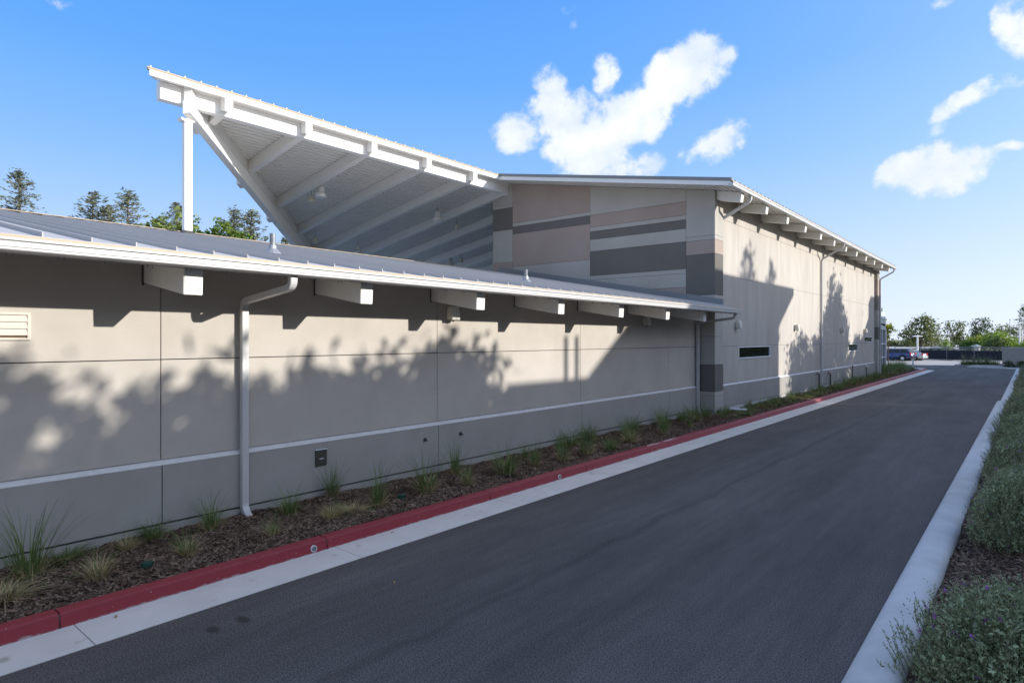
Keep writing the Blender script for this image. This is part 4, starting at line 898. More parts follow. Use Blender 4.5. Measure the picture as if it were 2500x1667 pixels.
# shrubs on the right ------------------------------------------------
def shrub_proto(seed, r_, h, ntw, nleaf, leaf=.021):
    g = np.random.default_rng(seed); rr_ = random.Random(seed); o = thing('flowering_shrub', 'x', 'shrub', (0, 0, -60))
    C_ = []; D_ = []; mb = MB(); FL = []
    for i in range(ntw):
        a = g.uniform(0, 2 * math.pi); el = math.asin(g.uniform(-.05, 1.0) ** 1 if True else 0); rad = g.uniform(.62, 1.0) ** .8
        e = np.array([math.cos(a) * math.cos(el) * r_, math.sin(a) * math.cos(el) * r_, .12 * h + math.sin(el) * h * .88]) * np.array([rad, rad, rad])
        bump = 1 + .16 * math.sin(a * 3 + seed) * math.cos(el) + .10 * math.sin(a * 5 + el * 4); e[:2] *= bump
        up = np.array([e[0] * .5, e[1] * .5, h * .75]); up /= np.linalg.norm(up); L_ = g.uniform(.10, .24) * (1.7 if g.random() < .12 else 1); e = e + up * (L_ * .5 if g.random() < .12 else 0)
        s0 = e - up * L_; t = np.linspace(.0, 1, nleaf)
        pts_ = s0 + np.outer(t, up) * L_ + np.outer(t ** 2, g.normal(0, .03, 3))
        az = np.arange(nleaf) * 2.4 + g.uniform(0, 6); side = np.stack([np.cos(az), np.sin(az), np.full(nleaf, .55)], 1)
        side = side + up * .8; side /= np.linalg.norm(side, axis=1)[:, None]
        C_.append(pts_ + side * leaf * .5); D_.append(side)
        if i % 2 == 0: mb.tube([tuple(pts_[0]), tuple(pts_[nleaf // 2]), tuple(pts_[-1])], [.0028, .002, .001], 4, cap=False)
        if g.random() < .045: FL.append(pts_[g.integers(nleaf // 3, nleaf)])
    for i in range(22):
        a = g.uniform(0, 6.28); q = g.uniform(.4, .8); mb.tube([(0, 0, 0), (math.cos(a) * r_ * q * .4, math.sin(a) * r_ * q * .4, h * .35), (math.cos(a) * r_ * q, math.sin(a) * r_ * q, h * .7)], [.012, .008, .003], 5, cap=False)
    P = np.concatenate(C_); Dn = np.concatenate(D_)
    v, f = leaf_quads(P, leaf, g, aspect=.42, dirs=Dn, jit=.25)
    # dense inner leaves so the bush reads solid
    k = ntw * 6; d = g.normal(size=(k, 3)); d /= np.linalg.norm(d, axis=1)[:, None]; d[:, 2] = np.abs(d[:, 2]); q = d * (g.uniform(.15, .85, k) ** .5)[:, None] * np.array([r_, r_, h]) + [0, 0, .03]
    v2, f2 = leaf_quads(q, leaf * 1.5, g, aspect=.5)
    link('foliage', npmesh('foliage', np.concatenate([v, v2]), np.concatenate([f, f2 + len(v)]), M_SHRUB), o, local=True)
    part('stems', mb, M_TWIG, o, local=True)
    if FL:
        fl = np.repeat(np.array(FL), 7, 0) + g.normal(0, .007, (len(FL) * 7, 3)); v, f = leaf_quads(fl, .019, g, aspect=.8)
        link('flowers', npmesh('flowers', v, f, M_PETAL), o, local=True)['kind'] = 'stuff'
    return o
sp = [shrub_proto(21, .74, .98, 1900, 17, .025), shrub_proto(22, .76, 1.02, 1900, 17, .025), shrub_proto(23, .78, .92, 1700, 16, .025)]
SHR = [(-.08, 6.15, 1.0, 0, 1.0, 'sage shrub with purple flowers in the bottom right corner'), (-.02, 11.1, 1.0, 1, 1.05, 'sage shrub with purple flowers behind the bare mulch patch'),
       (-.0, 13.4, .95, 2, 1.0, 'third sage shrub along the pale kerb'), (-.05, 15.7, 1.0, 0, 1.0, 'fourth sage shrub along the pale kerb'), (-.02, 18.4, 1.0, 1, .95, 'fifth sage shrub along the pale kerb'), (-.06, 21.4, 1.05, 2, 1.0, 'sixth sage shrub along the pale kerb'),
       (-.04, 25, 1.1, 0, .95, 'seventh sage shrub along the pale kerb'), (-.06, 29, 1.1, 1, .95, 'eighth sage shrub along the pale kerb'), (-.0, 33.5, 1.1, 2, .95, 'ninth sage shrub, where the pale kerb steps'), (.05, 38.5, 1.1, 0, .9, 'tenth sage shrub, past the kerb step'),
       (.05, 44, 1.1, 1, .9, 'sage shrub well past the kerb step, the eleventh'), (.05, 50, 1.1, 2, .9, 'sage shrub far along the drive, the third from the end'), (.05, 57, 1.1, 0, .9, 'sage shrub far along the drive, the second from the end'), (.05, 65, 1.1, 1, .9, 'last sage shrub at the far end of the drive')]
for x_, y_, s_, k, zs, lab in SHR:
    copy_tree(sp[k], (x_, y_, float(zr(np.array(x_), np.array(y_))) - .02), gr.uniform(0, 6.28), (s_, s_, s_ * zs), lab, 'sage shrubs along the pale kerb')
for o in sp:
    for ch in list(o.children): bpy.data.objects.remove(ch)
    bpy.data.objects.remove(o)
# a small seedling by the kerb
o = thing('seedling', 'small green seedling sprouting by the pale kerb near the corner shrub', 'plant', (-.60, 7.75, .06)); g = np.random.default_rng(31)
C_ = []; D_ = []
for k in range(9):
    a = g.uniform(0, 6.28); up = np.array([math.cos(a) * .35, math.sin(a) * .35, 1]); up /= np.linalg.norm(up)
    t = np.linspace(.1, 1, 12); pp = np.outer(t, up) * g.uniform(.14, .30) + np.array([g.normal(0, .05), g.normal(0, .05), 0]); az = np.arange(12) * 2.4; sd = np.stack([np.cos(az), np.sin(az), np.full(12, .8)], 1); C_.append(pp + sd * .012); D_.append(sd)
v, f = leaf_quads(np.concatenate(C_), .034, g, aspect=.38, dirs=np.concatenate(D_)); link('leaves', npmesh('leaves', v, f, mat('seedling_leaf', (.14, .22, .06), (.20, .30, .09), scale=5, island=.2, transl=.2)), o, local=True)
# fallen leaves on the gutter
for i, (px, py, z_, lab) in enumerate(((283, 1506, .01, 'curled tan leaf on the gutter near the near kerb joint'), (958, 1300, .01, 'small tan leaf on the gutter right of the drain pipe'), (963, 1422, .004, 'tiny orange leaf on the asphalt'), (600, 1367, .165, 'dry leaf by the red kerb top'))):
    p = grd(px, py, z_); a = gr.uniform(0, 6)
    mb = MB(); c_, s_ = math.cos(a), math.sin(a)
    pr = [(-.035, 0, .004), (-.01, .014, .012), (.035, .004, .018), (.005, -.013, .010)]
    mb.add([(x_ * c_ - y_ * s_, x_ * s_ + y_ * c_, z2) for x_, y_, z2 in pr], [(0, 1, 2, 3)])
    single('fallen_leaf', mb, mat('dry_leaf', (.30, .16, .06), (.36, .21, .09), scale=30, rough=.9), lab, 'leaf', None, loc=tuple(p))

# ------------------------------------------------------------------ trees behind the low roof
TL = 'trees behind the low roof'
def ctree(px, ptop, dep, rmax, seed, label, m=M_REDWOOD, nbr=130, per=13, leaf=.34, sig=.22, **k):
    p = at(px, ptop, dep); conifer('conifer_tree', label, (p.x, p.y, 0), p.z, rmax, nbr, per, leaf, m, seed, sig, .1, TL, **k)
ctree(48, 418, 60, 4.2, 41, 'tall sparse conifer at the left picture edge above the roof', nbr=150, power=.62)
ctree(226, 470, 62, 4.2, 42, 'left one of the paired sparse conifers above the roof', power=.6)
ctree(262, 505, 62.5, 3.4, 43, 'shorter right one of the paired conifers above the roof', power=.6)
ctree(312, 468, 60, 4.0, 44, 'sparse conifer standing alone left of the white column', power=.6)
ctree(432, 497, 66, 3.4, 45, 'bare-trunked conifer rising behind the bushy pine at the column', power=.6)
ctree(571, 512, 62, 3.0, 46, 'thin conifer rising behind the round bright pine', power=.55)
ctree(613, 517, 60, 3.4, 47, 'conifer between the round pine and the canopy girder', power=.6)
ctree(704, 572, 60, 3.2, 48, 'conifer half hidden by the canopy girder', power=.7)
def ptree(name, label, px, ptop, dep, blobs, ncl, per, leaf, m, seed, sig=.3, group=TL):
    p = at(px, ptop, dep); broadleaf(name, label, (p.x, p.y, 0), p.z, [((x_, y_, p.z + z_), r_) for (x_, y_, z_), r_ in blobs], ncl, per, leaf, m, seed, sig, group, .2)
ptree('pine_tree', 'bushy yellow-green pine behind the white column', 425, 510, 55, [((0, 0, -1.6), (1.3, 1.3, 1.6)), ((.6, 1.0, -2.2), (1.1, 1.1, 1.6)), ((-.8, -1.1, -2.2), (1.0, 1.0, 1.3)), ((.2, 1.6, -2.6), (.9, .9, 1.2)), ((-1.2, -1.7, -2.9), (.7, .7, .9)), ((0, 0, -4), (2.2, 2.2, 1.6))], 150, 16, .34, M_PINE, 51, .26)
ptree('pine_tree', 'round bright green pine right of the white column', 543, 541, 55, [((0, 0, -1.0), (1.0, 1.0, 1.0)), ((.5, .8, -1.3), (1.0, 1.0, 1.0)), ((-.7, -.6, -1.5), (.8, .8, .9)), ((.9, 1.4, -2.0), (.9, .9, 1.0)), ((0, 0, -3), (2, 2, 1.6))], 130, 18, .32, mat('needle_bright', (.09, .16, .02), (.19, .25, .04), scale=.9, rough=.7, island=.35, transl=.25), 52, .24)

# ------------------------------------------------------------------ across the drive: what shades it (right of the picture)
TR = 'trees across the drive'
for i, (x_, y_, zt, rx, ry) in enumerate(((9.0, 8.5, 8.0, 2.9, 2.8), (9.0, 12.6, 7.95, 2.9, 2.4), (9.2, 15.3, 8.15, 2.6, 1.6), (9.1, 17.9, 8.3, 2.6, 1.5), (8.5, 3.6, 8.0, 3.0, 2.8), (8.5, -1.5, 7.8, 3.0, 3.0))):
    bl = [((0, 0, zt - 1.5), (rx * .75, ry * .8, 1.45)), ((0, 0, zt - 3.0), (rx, ry, 1.9)), ((.6, ry * .5, zt - 2.6), (rx * .7, ry * .6, 1.6)), ((-.5, -ry * .5, zt - 2.7), (rx * .7, ry * .6, 1.5)), ((0, 0, 3.2), (rx, ry * 1.05, 1.7)), ((0, ry * .6, 3.6), (rx * .8, ry * .6, 1.5))] + [((0, ry * (-.8 + .32 * q), zt - .35 + .25 * math.sin(q * 2.7 + i)), (.25, .13, .42)) for q in range(6)]
    broadleaf('broadleaf_tree', ['leafy tree across the drive whose shadow falls by the near downspout', 'leafy tree across the drive shading the wall past the near downspout', 'leafy tree across the drive shading the second wall panel', 'leafy tree across the drive next to the low school block', 'leafy tree across the drive beside the camera', 'leafy tree across the drive behind the camera'][i],
              (x_, y_, 0), zt, bl, 640, 36, .30, M_LEAF3, 60 + i, .30, TR)
M_SCH = mat('school_brick', (.17, .14, .10), (.24, .20, .14), scale=3, rough=.9)
nb = thing('school_block', 'tall flat-roofed school block across the drive shading the tall wall', 'building', (13, 34, 0))
part('wall', MB().box(10.4, 18, 28.0, 38.9, 0, 10.35), M_SCH, nb); part('roof', MB().box(8.0, 18.4, 27.7, 40.1, 10.36, 10.70), M_CAP, nb)
for k in range(4): part('window', MB().box(10.36, 10.40, 29.2 + 2.5 * k, 31.0 + 2.5 * k, 5.8, 7.6), M_GLASS, nb)
nb2 = thing('school_wing', 'low flat-roofed school wing across the drive with two roof pipes', 'building', (14, 24, 0))
part('wall', MB().box(10.3, 18, 20.8, 27.65, 0, 7.7), M_SCH, nb2); rf = part('roof', MB().box(10.0, 18.3, 20.4, 27.68, 7.71, 8.0), M_CAP, nb2)
for y_ in (23.14, 23.64): part('roof_pipe', MB().tube([(11, y_, 8.0), (11, y_, 9.42)], .085, 10), M_GALV, rf)
nb3 = thing('school_hall', 'long flat-roofed school hall across the drive near its far end', 'building', (14, 74, 0))
part('wall', MB().box(8.3, 17.5, 59.2, 88.9, 0, 9.9), M_SCH, nb3); part('roof', MB().box(8.0, 17.9, 58.9, 89.4, 9.91, 10.25), M_CAP, nb3)
part('roof_unit', MB().box(9.2, 11, 59.6, 61.4, 10.25, 11.7), M_CAP, nb3)
broadleaf('broadleaf_tree', 'open-crowned tree across the drive behind the tall school block', (19.5, 40.4, 0), 15.6, [((0, -1.4, 14.6), (.5, .55, 1.0)), ((0, -.6, 13.4), (.6, .6, .9)), ((0, 1.6, 14.3), (.4, .45, 1.2)), ((0, .4, 12.9), (.7, .7, .8)), ((0, 2.2, 13.0), (.5, .5, .9)), ((0, -2.0, 13.0), (.5, .4, .8)), ((0, 0, 11.5), (2, 2.6, 1.0))], 110, 26, .30, M_LEAF3, 71, .24, TR)
broadleaf('broadleaf_tree', 'tall leafy tree across the drive shading the wall past the tall downspout', (8, 48.3, 0), 11.8, [((0, -.9, 10.9), (.6, .6, 1.0)), ((0, .9, 10.7), (.7, .7, 1.2)), ((0, .2, 9.6), (1.6, 1.9, 1.3)), ((0, -.6, 8.4), (2.2, 2.8, 1.4)), ((0, 1.5, 8.3), (2.0, 2.4, 1.5)), ((0, 0, 6.8), (2.6, 3.9, 1.6)), ((0, 0, 5), (2.8, 4, 1.8)), ((0, 0, 3.0), (2.8, 4, 1.8))], 620, 36, .30, M_LEAF3, 72, .28, TR)
for i, (x_, y_, zt, ry) in enumerate(((8.2, 41.3, 8.3, 1.9), (8.0, 44.4, 8.35, 1.8), (8, 54.3, 8.35, 2.2), (8.2, 57.2, 8.4, 1.8))):
    broadleaf('broadleaf_tree', ['low leafy tree across the drive beside the tall school block', 'low leafy tree across the drive left of the tall leafy one', 'low leafy tree across the drive right of the tall leafy one', 'low leafy tree across the drive beside the long hall'][i], (x_, y_, 0), zt,
              [((0, 0, zt - 1.2), (1.6, ry * .9, 1.1)), ((0, 0, zt - 2.6), (2.0, ry, 1.6)), ((0, 0, zt - 4.3), (2.2, ry * 1.1, 1.7)), ((0, 0, 2.6), (2.2, ry * 1.1, 1.6))], 330, 34, .30, M_LEAF3, 80 + i, .28, TR)

shade_hedge = thing('hedge', 'unseen hedge added across the drive to block low sun', 'hedge', (4.2, 35, 0)); g = np.random.default_rng(77); n = 52000  # unseen, added to keep low sun from leaking onto road and kerb
P = np.stack([g.uniform(-.7, .7, n), g.uniform(-42, 42, n), 3.6 * g.random(n) ** .9], 1); P[:, 2] += .15 * np.sin(P[:, 1] * 1.3); v, f = leaf_quads(P, .26, g); link('foliage', npmesh('foliage', v, f, M_LEAF3), shade_hedge, local=True)
tb = MB()
for k in range(56): tb.tube([(0, -41.5 + 1.5 * k, 0), (.1, -41.4 + 1.5 * k, 1.2), (0, -41.5 + 1.5 * k, 2.2)], [.05, .04, .01], 5)
part('stems', tb, M_BARK, shade_hedge, local=True)
# ------------------------------------------------------------------ far end of the drive
def car(name, label, loc, rz, L_, W_, Hh, prof_low, cab, m_body, suv):
    o = thing(name, label, 'car', loc, None, rz)
    hw = W_ / 2
    body = MB().prism(prof_low, 'y', -hw, hw); part('body', body, m_body, o, bevel=.07, local=True, smooth=True)
    (xa, xb, xc, xd, z0, z1) = cab; i_ = .16
    cb = MB().hexa([(xa, -hw + .04, z0), (xd, -hw + .04, z0), (xd, hw - .04, z0), (xa, hw - .04, z0)], [(xb, -hw + i_ + .04, z1), (xc, -hw + i_ + .04, z1), (xc, hw - i_ - .04, z1), (xb, hw - i_ - .04, z1)])
    c_ = part('cabin', cb, m_body, o, bevel=.05, local=True, smooth=True)
    def lp_(t, u): # point on the cabin side at length fraction t, height fraction u
        x0 = xa + (xd - xa) * t; x1 = xb + (xc - xb) * t; return x0 + (x1 - x0) * u, hw - .04 - i_ * u, z0 + (z1 - z0) * u
    for sgn in (-1, 1):
        for t0, t1 in ((.07, .36), (.39, .66), (.69, .93)) if suv else ((.14, .48), (.51, .84)):
            q = [lp_(t0, .12), lp_(t1, .12), lp_(t1, .86), lp_(t0, .86)]
            part('side_window', MB().add([(x_, sgn * (y_ + .012), z_) for x_, y_, z_ in q], [(0, 1, 2, 3)]), M_GLASS, c_, local=True)
    for xA, xB_, nm in ((xa, xb, 'rear_window'), (xd, xc, 'windscreen')):
        sg = -1 if nm == 'rear_window' else 1
        q = [(xA + (xB_ - xA) * u + sg * .015, y_ * (hw - .12 - i_ * u), z0 + (z1 - z0) * u) for u, y_ in ((.14, -1), (.14, 1), (.88, 1), (.88, -1))]
        part(nm, MB().add(q, [(0, 1, 2, 3)]), M_GLASS, c_, local=True)
    xr = min(p[0] for p in prof_low); xf = max(p[0] for p in prof_low); wr_ = .36 if suv else .32
    for x_ in (xr + L_ * .205, xf - L_ * .19):
        for sgn in (-1, 1):
            w_ = part('wheel', MB().tube([(x_, sgn * (hw - .20), wr_), (x_, sgn * (hw + .02), wr_)], wr_, 20), mat('tyre_rubber', (.018, .018, .018), rough=.9), o, local=True)
            part('rim', MB().tube([(x_, sgn * (hw - .02), wr_), (x_, sgn * (hw + .032), wr_)], [wr_ * .66, wr_ * .58], 16), mat('alloy_rim', (.62, .63, .64), rough=.3, metal=.6), w_, local=True)
            part('wheel_arch', MB().tube([(x_, sgn * (hw - .1), wr_ + .02), (x_, sgn * (hw + .006), wr_ + .02)], wr_ * 1.22, 20), mat('arch_black', (.012, .012, .014), rough=.9), o, local=True)
    zl_ = .98 if suv else .86
    for sgn in (-1, 1):
        part('tail_light', MB().box(xr - .02, xr + .12, sgn * (hw - .16) - .13, sgn * (hw - .16) + .155 * 1, zl_ - .13, zl_ + .13), mat('tail_red', (.55, .02, .03), rough=.2, spec=.6), o, local=True, bevel=.02)
        part('headlight', MB().box(xf - .14, xf + .01, sgn * (hw - .30) - .16, sgn * (hw - .30) + .16, .70, .84), mat('lens_clear', (.7, .72, .74), rough=.15), o, local=True, bevel=.02)
        part('mirror', MB().box(xd - .35, xd - .20, sgn * (hw + .1) - .10, sgn * (hw + .1) + .10, z0 + .02, z0 + .16), m_body, o, local=True, bevel=.03)
    part('number_plate', MB().box(xr - .03, xr - .008, -.17, .17, zl_ - .12, zl_ + .05), mat('plate_white', (.8, .8, .8), rough=.5), o, local=True)
    part('bumper', MB().box(xr - .08, xr + .1, -hw + .06, hw - .06, .36, .58), mat('arch_black', (.012, .012, .014)) if suv else m_body, o, local=True, bevel=.04)
    return o
def carpaint(name, c): 
    m = mat(name, c, rough=.25, spec=.6, coat=1.0); return m
hd = math.atan2(.248, -.969)
rw = grd(2204, 881.2)
fwd = Vector((math.cos(hd), math.sin(hd), 0)); lft = Vector((-fwd.y, fwd.x, 0))
cpos = rw + fwd * 1.35 - lft * .85; cpos.z = 0
suv = car('parked_car', 'dark blue estate car parked in the sunny lot', cpos, hd, 4.5, 1.8, 1.6,
    [(-2.2, .30), (-2.25, .62), (-2.22, 1.02), (-2.15, 1.08), (.95, 1.04), (1.9, .92), (2.2, .72), (2.25, .45), (2.15, .28)], (-2.18, -1.92, .30, 1.12, 1.02, 1.58), carpaint('paint_navy', (.012, .035, .14)), True)
c2 = cpos - lft * 2.65 + fwd * -.35
car('parked_car', 'silver saloon parked beyond the dark blue estate car', c2, hd, 4.5, 1.75, 1.42,
    [(-2.2, .28), (-2.28, .60), (-2.22, .92), (-1.5, .98), (1.0, .92), (1.95, .80), (2.25, .60), (2.25, .38), (2.1, .26)], (-1.75, -1.05, .15, 1.05, .90, 1.40), carpaint('paint_silver', (.55, .56, .58)), False)
# fence with black screening
f0 = grd(2150, 882); f1 = grd(2460, 882.5)
f0 = Vector((-24, 102.5, 0)); f1 = Vector((3, 106.5, 0)); fd = (f1 - f0); nP = 9
def chain():
    m = bpy.data.materials.new('chain_link'); m.use_nodes = True; t = m.node_tree; N = t.nodes; L = t.links; b = N['Principled BSDF']; b.inputs['Base Color'].default_value = (.25, .26, .27, 1); b.inputs['Roughness'].default_value = .5
    g_2 = N.new('ShaderNodeNewGeometry'); sp_ = N.new('ShaderNodeSeparateXYZ'); L.new(g_2.outputs['Position'], sp_.inputs[0]); res = []
    for sg in (1, -1):
        a = N.new('ShaderNodeMath'); a.operation = 'MULTIPLY_ADD'; L.new(sp_.outputs[2], a.inputs[0]); a.inputs[1].default_value = sg; L.new(sp_.outputs[0], a.inputs[2])
        p = N.new('ShaderNodeMath'); p.operation = 'PINGPONG'; L.new(a.outputs[0], p.inputs[0]); p.inputs[1].default_value = .045
        c = N.new('ShaderNodeMath'); c.operation = 'LESS_THAN'; L.new(p.outputs[0], c.inputs[0]); c.inputs[1].default_value = .007; res.append(c.outputs[0])
    mx = N.new('ShaderNodeMath'); mx.operation = 'MAXIMUM'; L.new(res[0], mx.inputs[0]); L.new(res[1], mx.inputs[1]); L.new(mx.outputs[0], b.inputs['Alpha']); return m
M_CHAIN = chain()
fn = thing('screened_fence', 'chain-link fence with black screening behind the parked cars', 'fence', (f0.x, f0.y, 0))
fdir = fd.normalized(); fnr = Vector((-fdir.y, fdir.x, 0))
for i in range(nP + 1):
    p = f0 + fd * (i / nP); part('post', MB().tube([(p.x, p.y, 0), (p.x, p.y, 1.85)], .045, 8), M_GALV, fn)
    if i < nP:
        q = f0 + fd * ((i + 1) / nP); off = fnr * .03
        part('screen_panel', MB().add([(p.x - off.x, p.y - off.y, .05), (q.x - off.x, q.y - off.y, .05), (q.x - off.x, q.y - off.y, 1.30), (p.x - off.x, p.y - off.y, 1.30)], [(0, 1, 2, 3)]), mat('black_screen', (.018, .022, .032), (.03, .035, .045), scale=2, rough=.9), fn)
        part('mesh_panel', MB().add([(p.x, p.y, .05), (q.x, q.y, .05), (q.x, q.y, 1.82), (p.x, p.y, 1.82)], [(0, 1, 2, 3)]), M_CHAIN, fn)
part('top_rail', MB().tube([f0 + Vector((0, 0, 1.82)), f1 + Vector((0, 0, 1.82))], .03, 6), M_GALV, fn)
# block wall of the bin enclosure
bw = thing('block_wall', 'pale split-face block wall at the right end of the drive', 'wall', (-2.4, 82.9, 0))
M_BLK = mat('split_block', (.40, .36, .32), (.50, .455, .41), scale=5, detail=7, rough=.95, bump=.9, bscale=9)
for r_ in range(9):
    x_ = -2.35 - (.2 if r_ % 2 else 0)
    while x_ < 3.2:
        a = max(x_, -2.35); b = min(x_ + .4, 3.2)
        if b - a > .05: part('block', MB().box(a + .004, b - .004, 82.7 - gr.uniform(0, .015), 82.93, .1 + r_ * .2 + .004, .1 + r_ * .2 + .196), M_BLK, bw)
        x_ += .4
part('wall_backing', MB().box(-2.34, 3.19, 82.72, 82.92, 0, 1.9), mat('mortar', (.30, .28, .25), rough=1), bw)
part('wall_cap', MB().box(-2.40, 3.25, 82.66, 82.97, 1.905, 1.97), M_CONC2, bw, bevel=.015)
part('wall_return', MB().box(-2.36, -2.16, 82.97, 86.5, 0, 1.9), M_BLK, bw)
# lamp posts and poles
def pole(name, label, cat, p, parts_):
    o = thing(name, label, cat, p)
    for nm, mb, m in parts_: part(nm, mb, m, o, local=True)
    return o
p = grd(2229.3, 880.5); p = Vector((p.x, p.y + 4, 0)); zt = at(2229.3, 821.5, p.dot(VV)).z
pole('lamp_post', 'white lamp post with T-shaped double head behind the blue car', 'lamp post', p, [('pole', MB().tube([(0, 0, 0), (0, 0, zt)], [.14, .11], 10), M_WHITE), ('lamp_head', MB().prism([(-.70, -.02), (-.6, .08), (0, .16), (.6, .08), (.70, -.02), (.15, .0), (0, -.08), (-.15, 0)], 'y', -.16, .16), M_WHITE)])
for ob in bpy.data.objects['lamp_post'].children:
    if ob.name.startswith('lamp_head'): ob.location = (0, 0, zt); ob.rotation_euler = (0, 0, YAW)
p = at(2465.5, 850, 112); zt = at(2465.5, 781, 112).z
pole('flag_pole', 'tall thin grey pole behind the block wall', 'pole', (p.x, p.y, 0), [('pole', MB().tube([(0, 0, 0), (0, 0, zt * .6), (0, 0, zt)], [.085, .06, .03], 8), M_GALV), ('finial', MB().lathe([(.02, -.05), (.09, .0), (.09, .08), (.02, .14)], (0, 0, zt), 8), M_BRONZE)])
p = at(2490, 850, 108); dpt = 108; k_ = dpt / FPX
fr_ = MB()
zt = at(2490, 795, dpt).z; zt2 = at(2490, 808, dpt).z
R2 = (RR.x, RR.y)
def rb(x0, x1, z0, z1, th=.12):
    q = [(x0, -th), (x1, -th), (x1, th), (x0, th)]
    V2 = [(a * RR.x + b * VV.x, a * RR.y + b * VV.y, z) for z in (z0, z1) for a, b in q]
    return MB().add(V2, [(3, 2, 1, 0), (4, 5, 6, 7), (0, 1, 5, 4), (1, 2, 6, 5), (2, 3, 7, 6), (3, 0, 4, 7)])
pole('steel_gantry', 'white steel gantry with arms at the right picture edge', 'gantry', (p.x, p.y, 0), [('upright', rb(-.16, .06, 0, zt), M_WHITE), ('upright', rb(.30, .46, 0, zt2), M_WHITE), ('arm', rb(-1.2, .06, zt - .12, zt + .02), M_WHITE), ('arm', rb(-.75, .06, zt2, zt2 + .09), M_WHITE), ('rail', rb(-.3, 1.6, zt2 - 1.05, zt2 - .95), M_WHITE), ('rail', rb(-.3, 1.6, 1.6, 1.72), M_WHITE)])
p = Vector((-8.45, 68.3, .175))
pole('white_post', 'short white post on the pad at the end of the red kerb', 'post', p, [('post', MB().box(-.07, .07, -.07, .07, 0, .80), M_WHITE), ('plate', MB().box(-.10, .10, -.10, .10, 0, .03), M_ALU), ('cap', MB().box(-.10, .10, -.10, .10, .80, .84), M_WHITE)])
# staked young tree with a white sign beside it
p = at(2309, 879, 101); p.z = .13
o = broadleaf('young_tree', 'young staked tree in the far kerbed bed', tuple(p), 2.6, [((0, 0, 2.35), (.4, .4, .45)), ((.3, .2, 1.75), (.6, .6, .6)), ((-.3, -.2, 1.6), (.55, .5, .55)), ((.5, .35, 1.35), (.4, .4, .35))], 60, 14, .16, M_LEAF2, 91, .14, None, .04)
for dx in (-.35, .15, .45): part('stake', MB().tube([(dx * RR.x, dx * RR.y, 0), (dx * RR.x, dx * RR.y, 1.2)], .045, 6), M_STAKE, o, local=True)
p = at(2315.5, 880, 103)
pole('sign_post', 'blank white upright sign on a thin post by the young tree', 'sign', (p.x, p.y, .1), [('post', MB().tube([(0, 0, 0), (0, 0, 2.9)], .04, 6), M_GALV), ('sign_panel', rb(-.24, .24, 1.6, 3.05, .03), M_WHITE)])
p = at(2337, 850, 122)
pole('sign_post', 'small flat-topped white sign beyond the fence', 'sign', (p.x, p.y, 0), [('post', MB().tube([(0, 0, 0), (0, 0, 1.7)], .05, 6), M_GALV), ('sign_panel', rb(-.32, .32, .7, 1.7, .03), M_WHITE)])
# yellow-green tree at the glazed corner, on stakes
p = grd(2172, 897.5)
o = broadleaf('young_tree', 'yellow-green staked tree beside the glazed corner', (-11.9, 72.5, 0), 5.3, [((.1, 0, 4.6), (.55, .5, .5)), ((.4, .3, 3.9), (.8, .7, .45)), ((.8, .5, 3.7), (.5, .5, .25)), ((0, 0, 3.3), (.8, .7, .5)), ((-.5, -.4, 4.4), (.6, .6, .8)), ((.5, .4, 3.1), (.5, .45, .3))], 80, 16, .24, M_YEL, 92, .16, None, .06)
for dx in (-.55, .95): part('stake', MB().tube([(dx * RR.x, dx * RR.y, 0), (dx * RR.x, dx * RR.y, 2.6)], .055, 6), M_STAKE, o, local=True)
part('inner_leaves', MB(), None, o, local=True) if False else None
# trees beyond
FT = 'trees beyond the parking lot'
def ftree(name, label, px, ptop, dep, w_, blobs, ncl, per, leaf, m, seed, sig=.45):
    p = at(px, ptop, dep); zt = p.z
    broadleaf(name, label, (p.x, p.y, 0), zt, [((a * RR.x + b * VV.x, a * RR.y + b * VV.y, zt + c), r_) for (a, b, c), r_ in blobs], ncl, per, leaf, m, seed, sig, FT, .22)
ftree('broadleaf_tree', 'large spreading olive-green tree behind the lamp post', 2248, 772, 118, 7, [((0, 0, -1.0), (1.6, 1.4, 1.0)), ((1.2, 0, -1.4), (1.4, 1.4, 1.1)), ((-1.2, 0, -2.6), (1.6, 1.4, 1.0)), ((-2.2, .3, -3.4), (1.4, 1.4, 1.1)), ((2.2, 0, -2.8), (1.2, 1.4, 1.4)), ((.6, 0, -3.0), (2, 1.6, 1.3)), ((0, 0, -4.6), (3.2, 2, 1.3)), ((2.6, .3, -4.6), (1.4, 1.4, 1.2)), ((-2.0, 0, -5.2), (1.4, 1.3, .8))], 190, 20, .36, M_LEAF, 101)
ftree('broadleaf_tree', 'tall thin-topped olive tree right of the large spreading one', 2338, 786, 126, 5, [((-1.9, 0, -.4), (.5, .5, .6)), ((-1.6, 0, -1.6), (.7, .7, .8)), ((.6, 0, -.7), (.9, .7, .8)), ((.2, 0, -1.9), (1.0, .8, .9)), ((-.8, 0, -3.0), (1.6, 1.2, 1.0)), ((.9, 0, -3.6), (1.4, 1.2, 1.0)), ((-.3, 0, -4.8), (2.3, 1.4, 1.0))], 130, 18, .34, M_LEAF, 102)
ftree('broadleaf_tree', 'tall open-crowned dark tree right of the gap in the trees', 2392, 778, 135, 5, [((-1.0, 0, -.6), (.7, .6, .7)), ((.9, 0, -.5), (.9, .6, .6)), ((1.3, 0, -1.6), (1.0, .8, .7)), ((-1.2, 0, -2.0), (.9, .8, .7)), ((0, 0, -2.9), (1.9, 1.2, .9)), ((-1.0, 0, -3.9), (1.8, 1.2, .9)), ((1.6, 0, -3.8), (1.6, 1.2, .9)), ((0, 0, -5.2), (2.6, 1.4, 1.0))], 120, 18, .36, mat('leaf_grey_green', (.06, .10, .045), (.13, .17, .07), scale=.4, island=.4, transl=.25), 103)
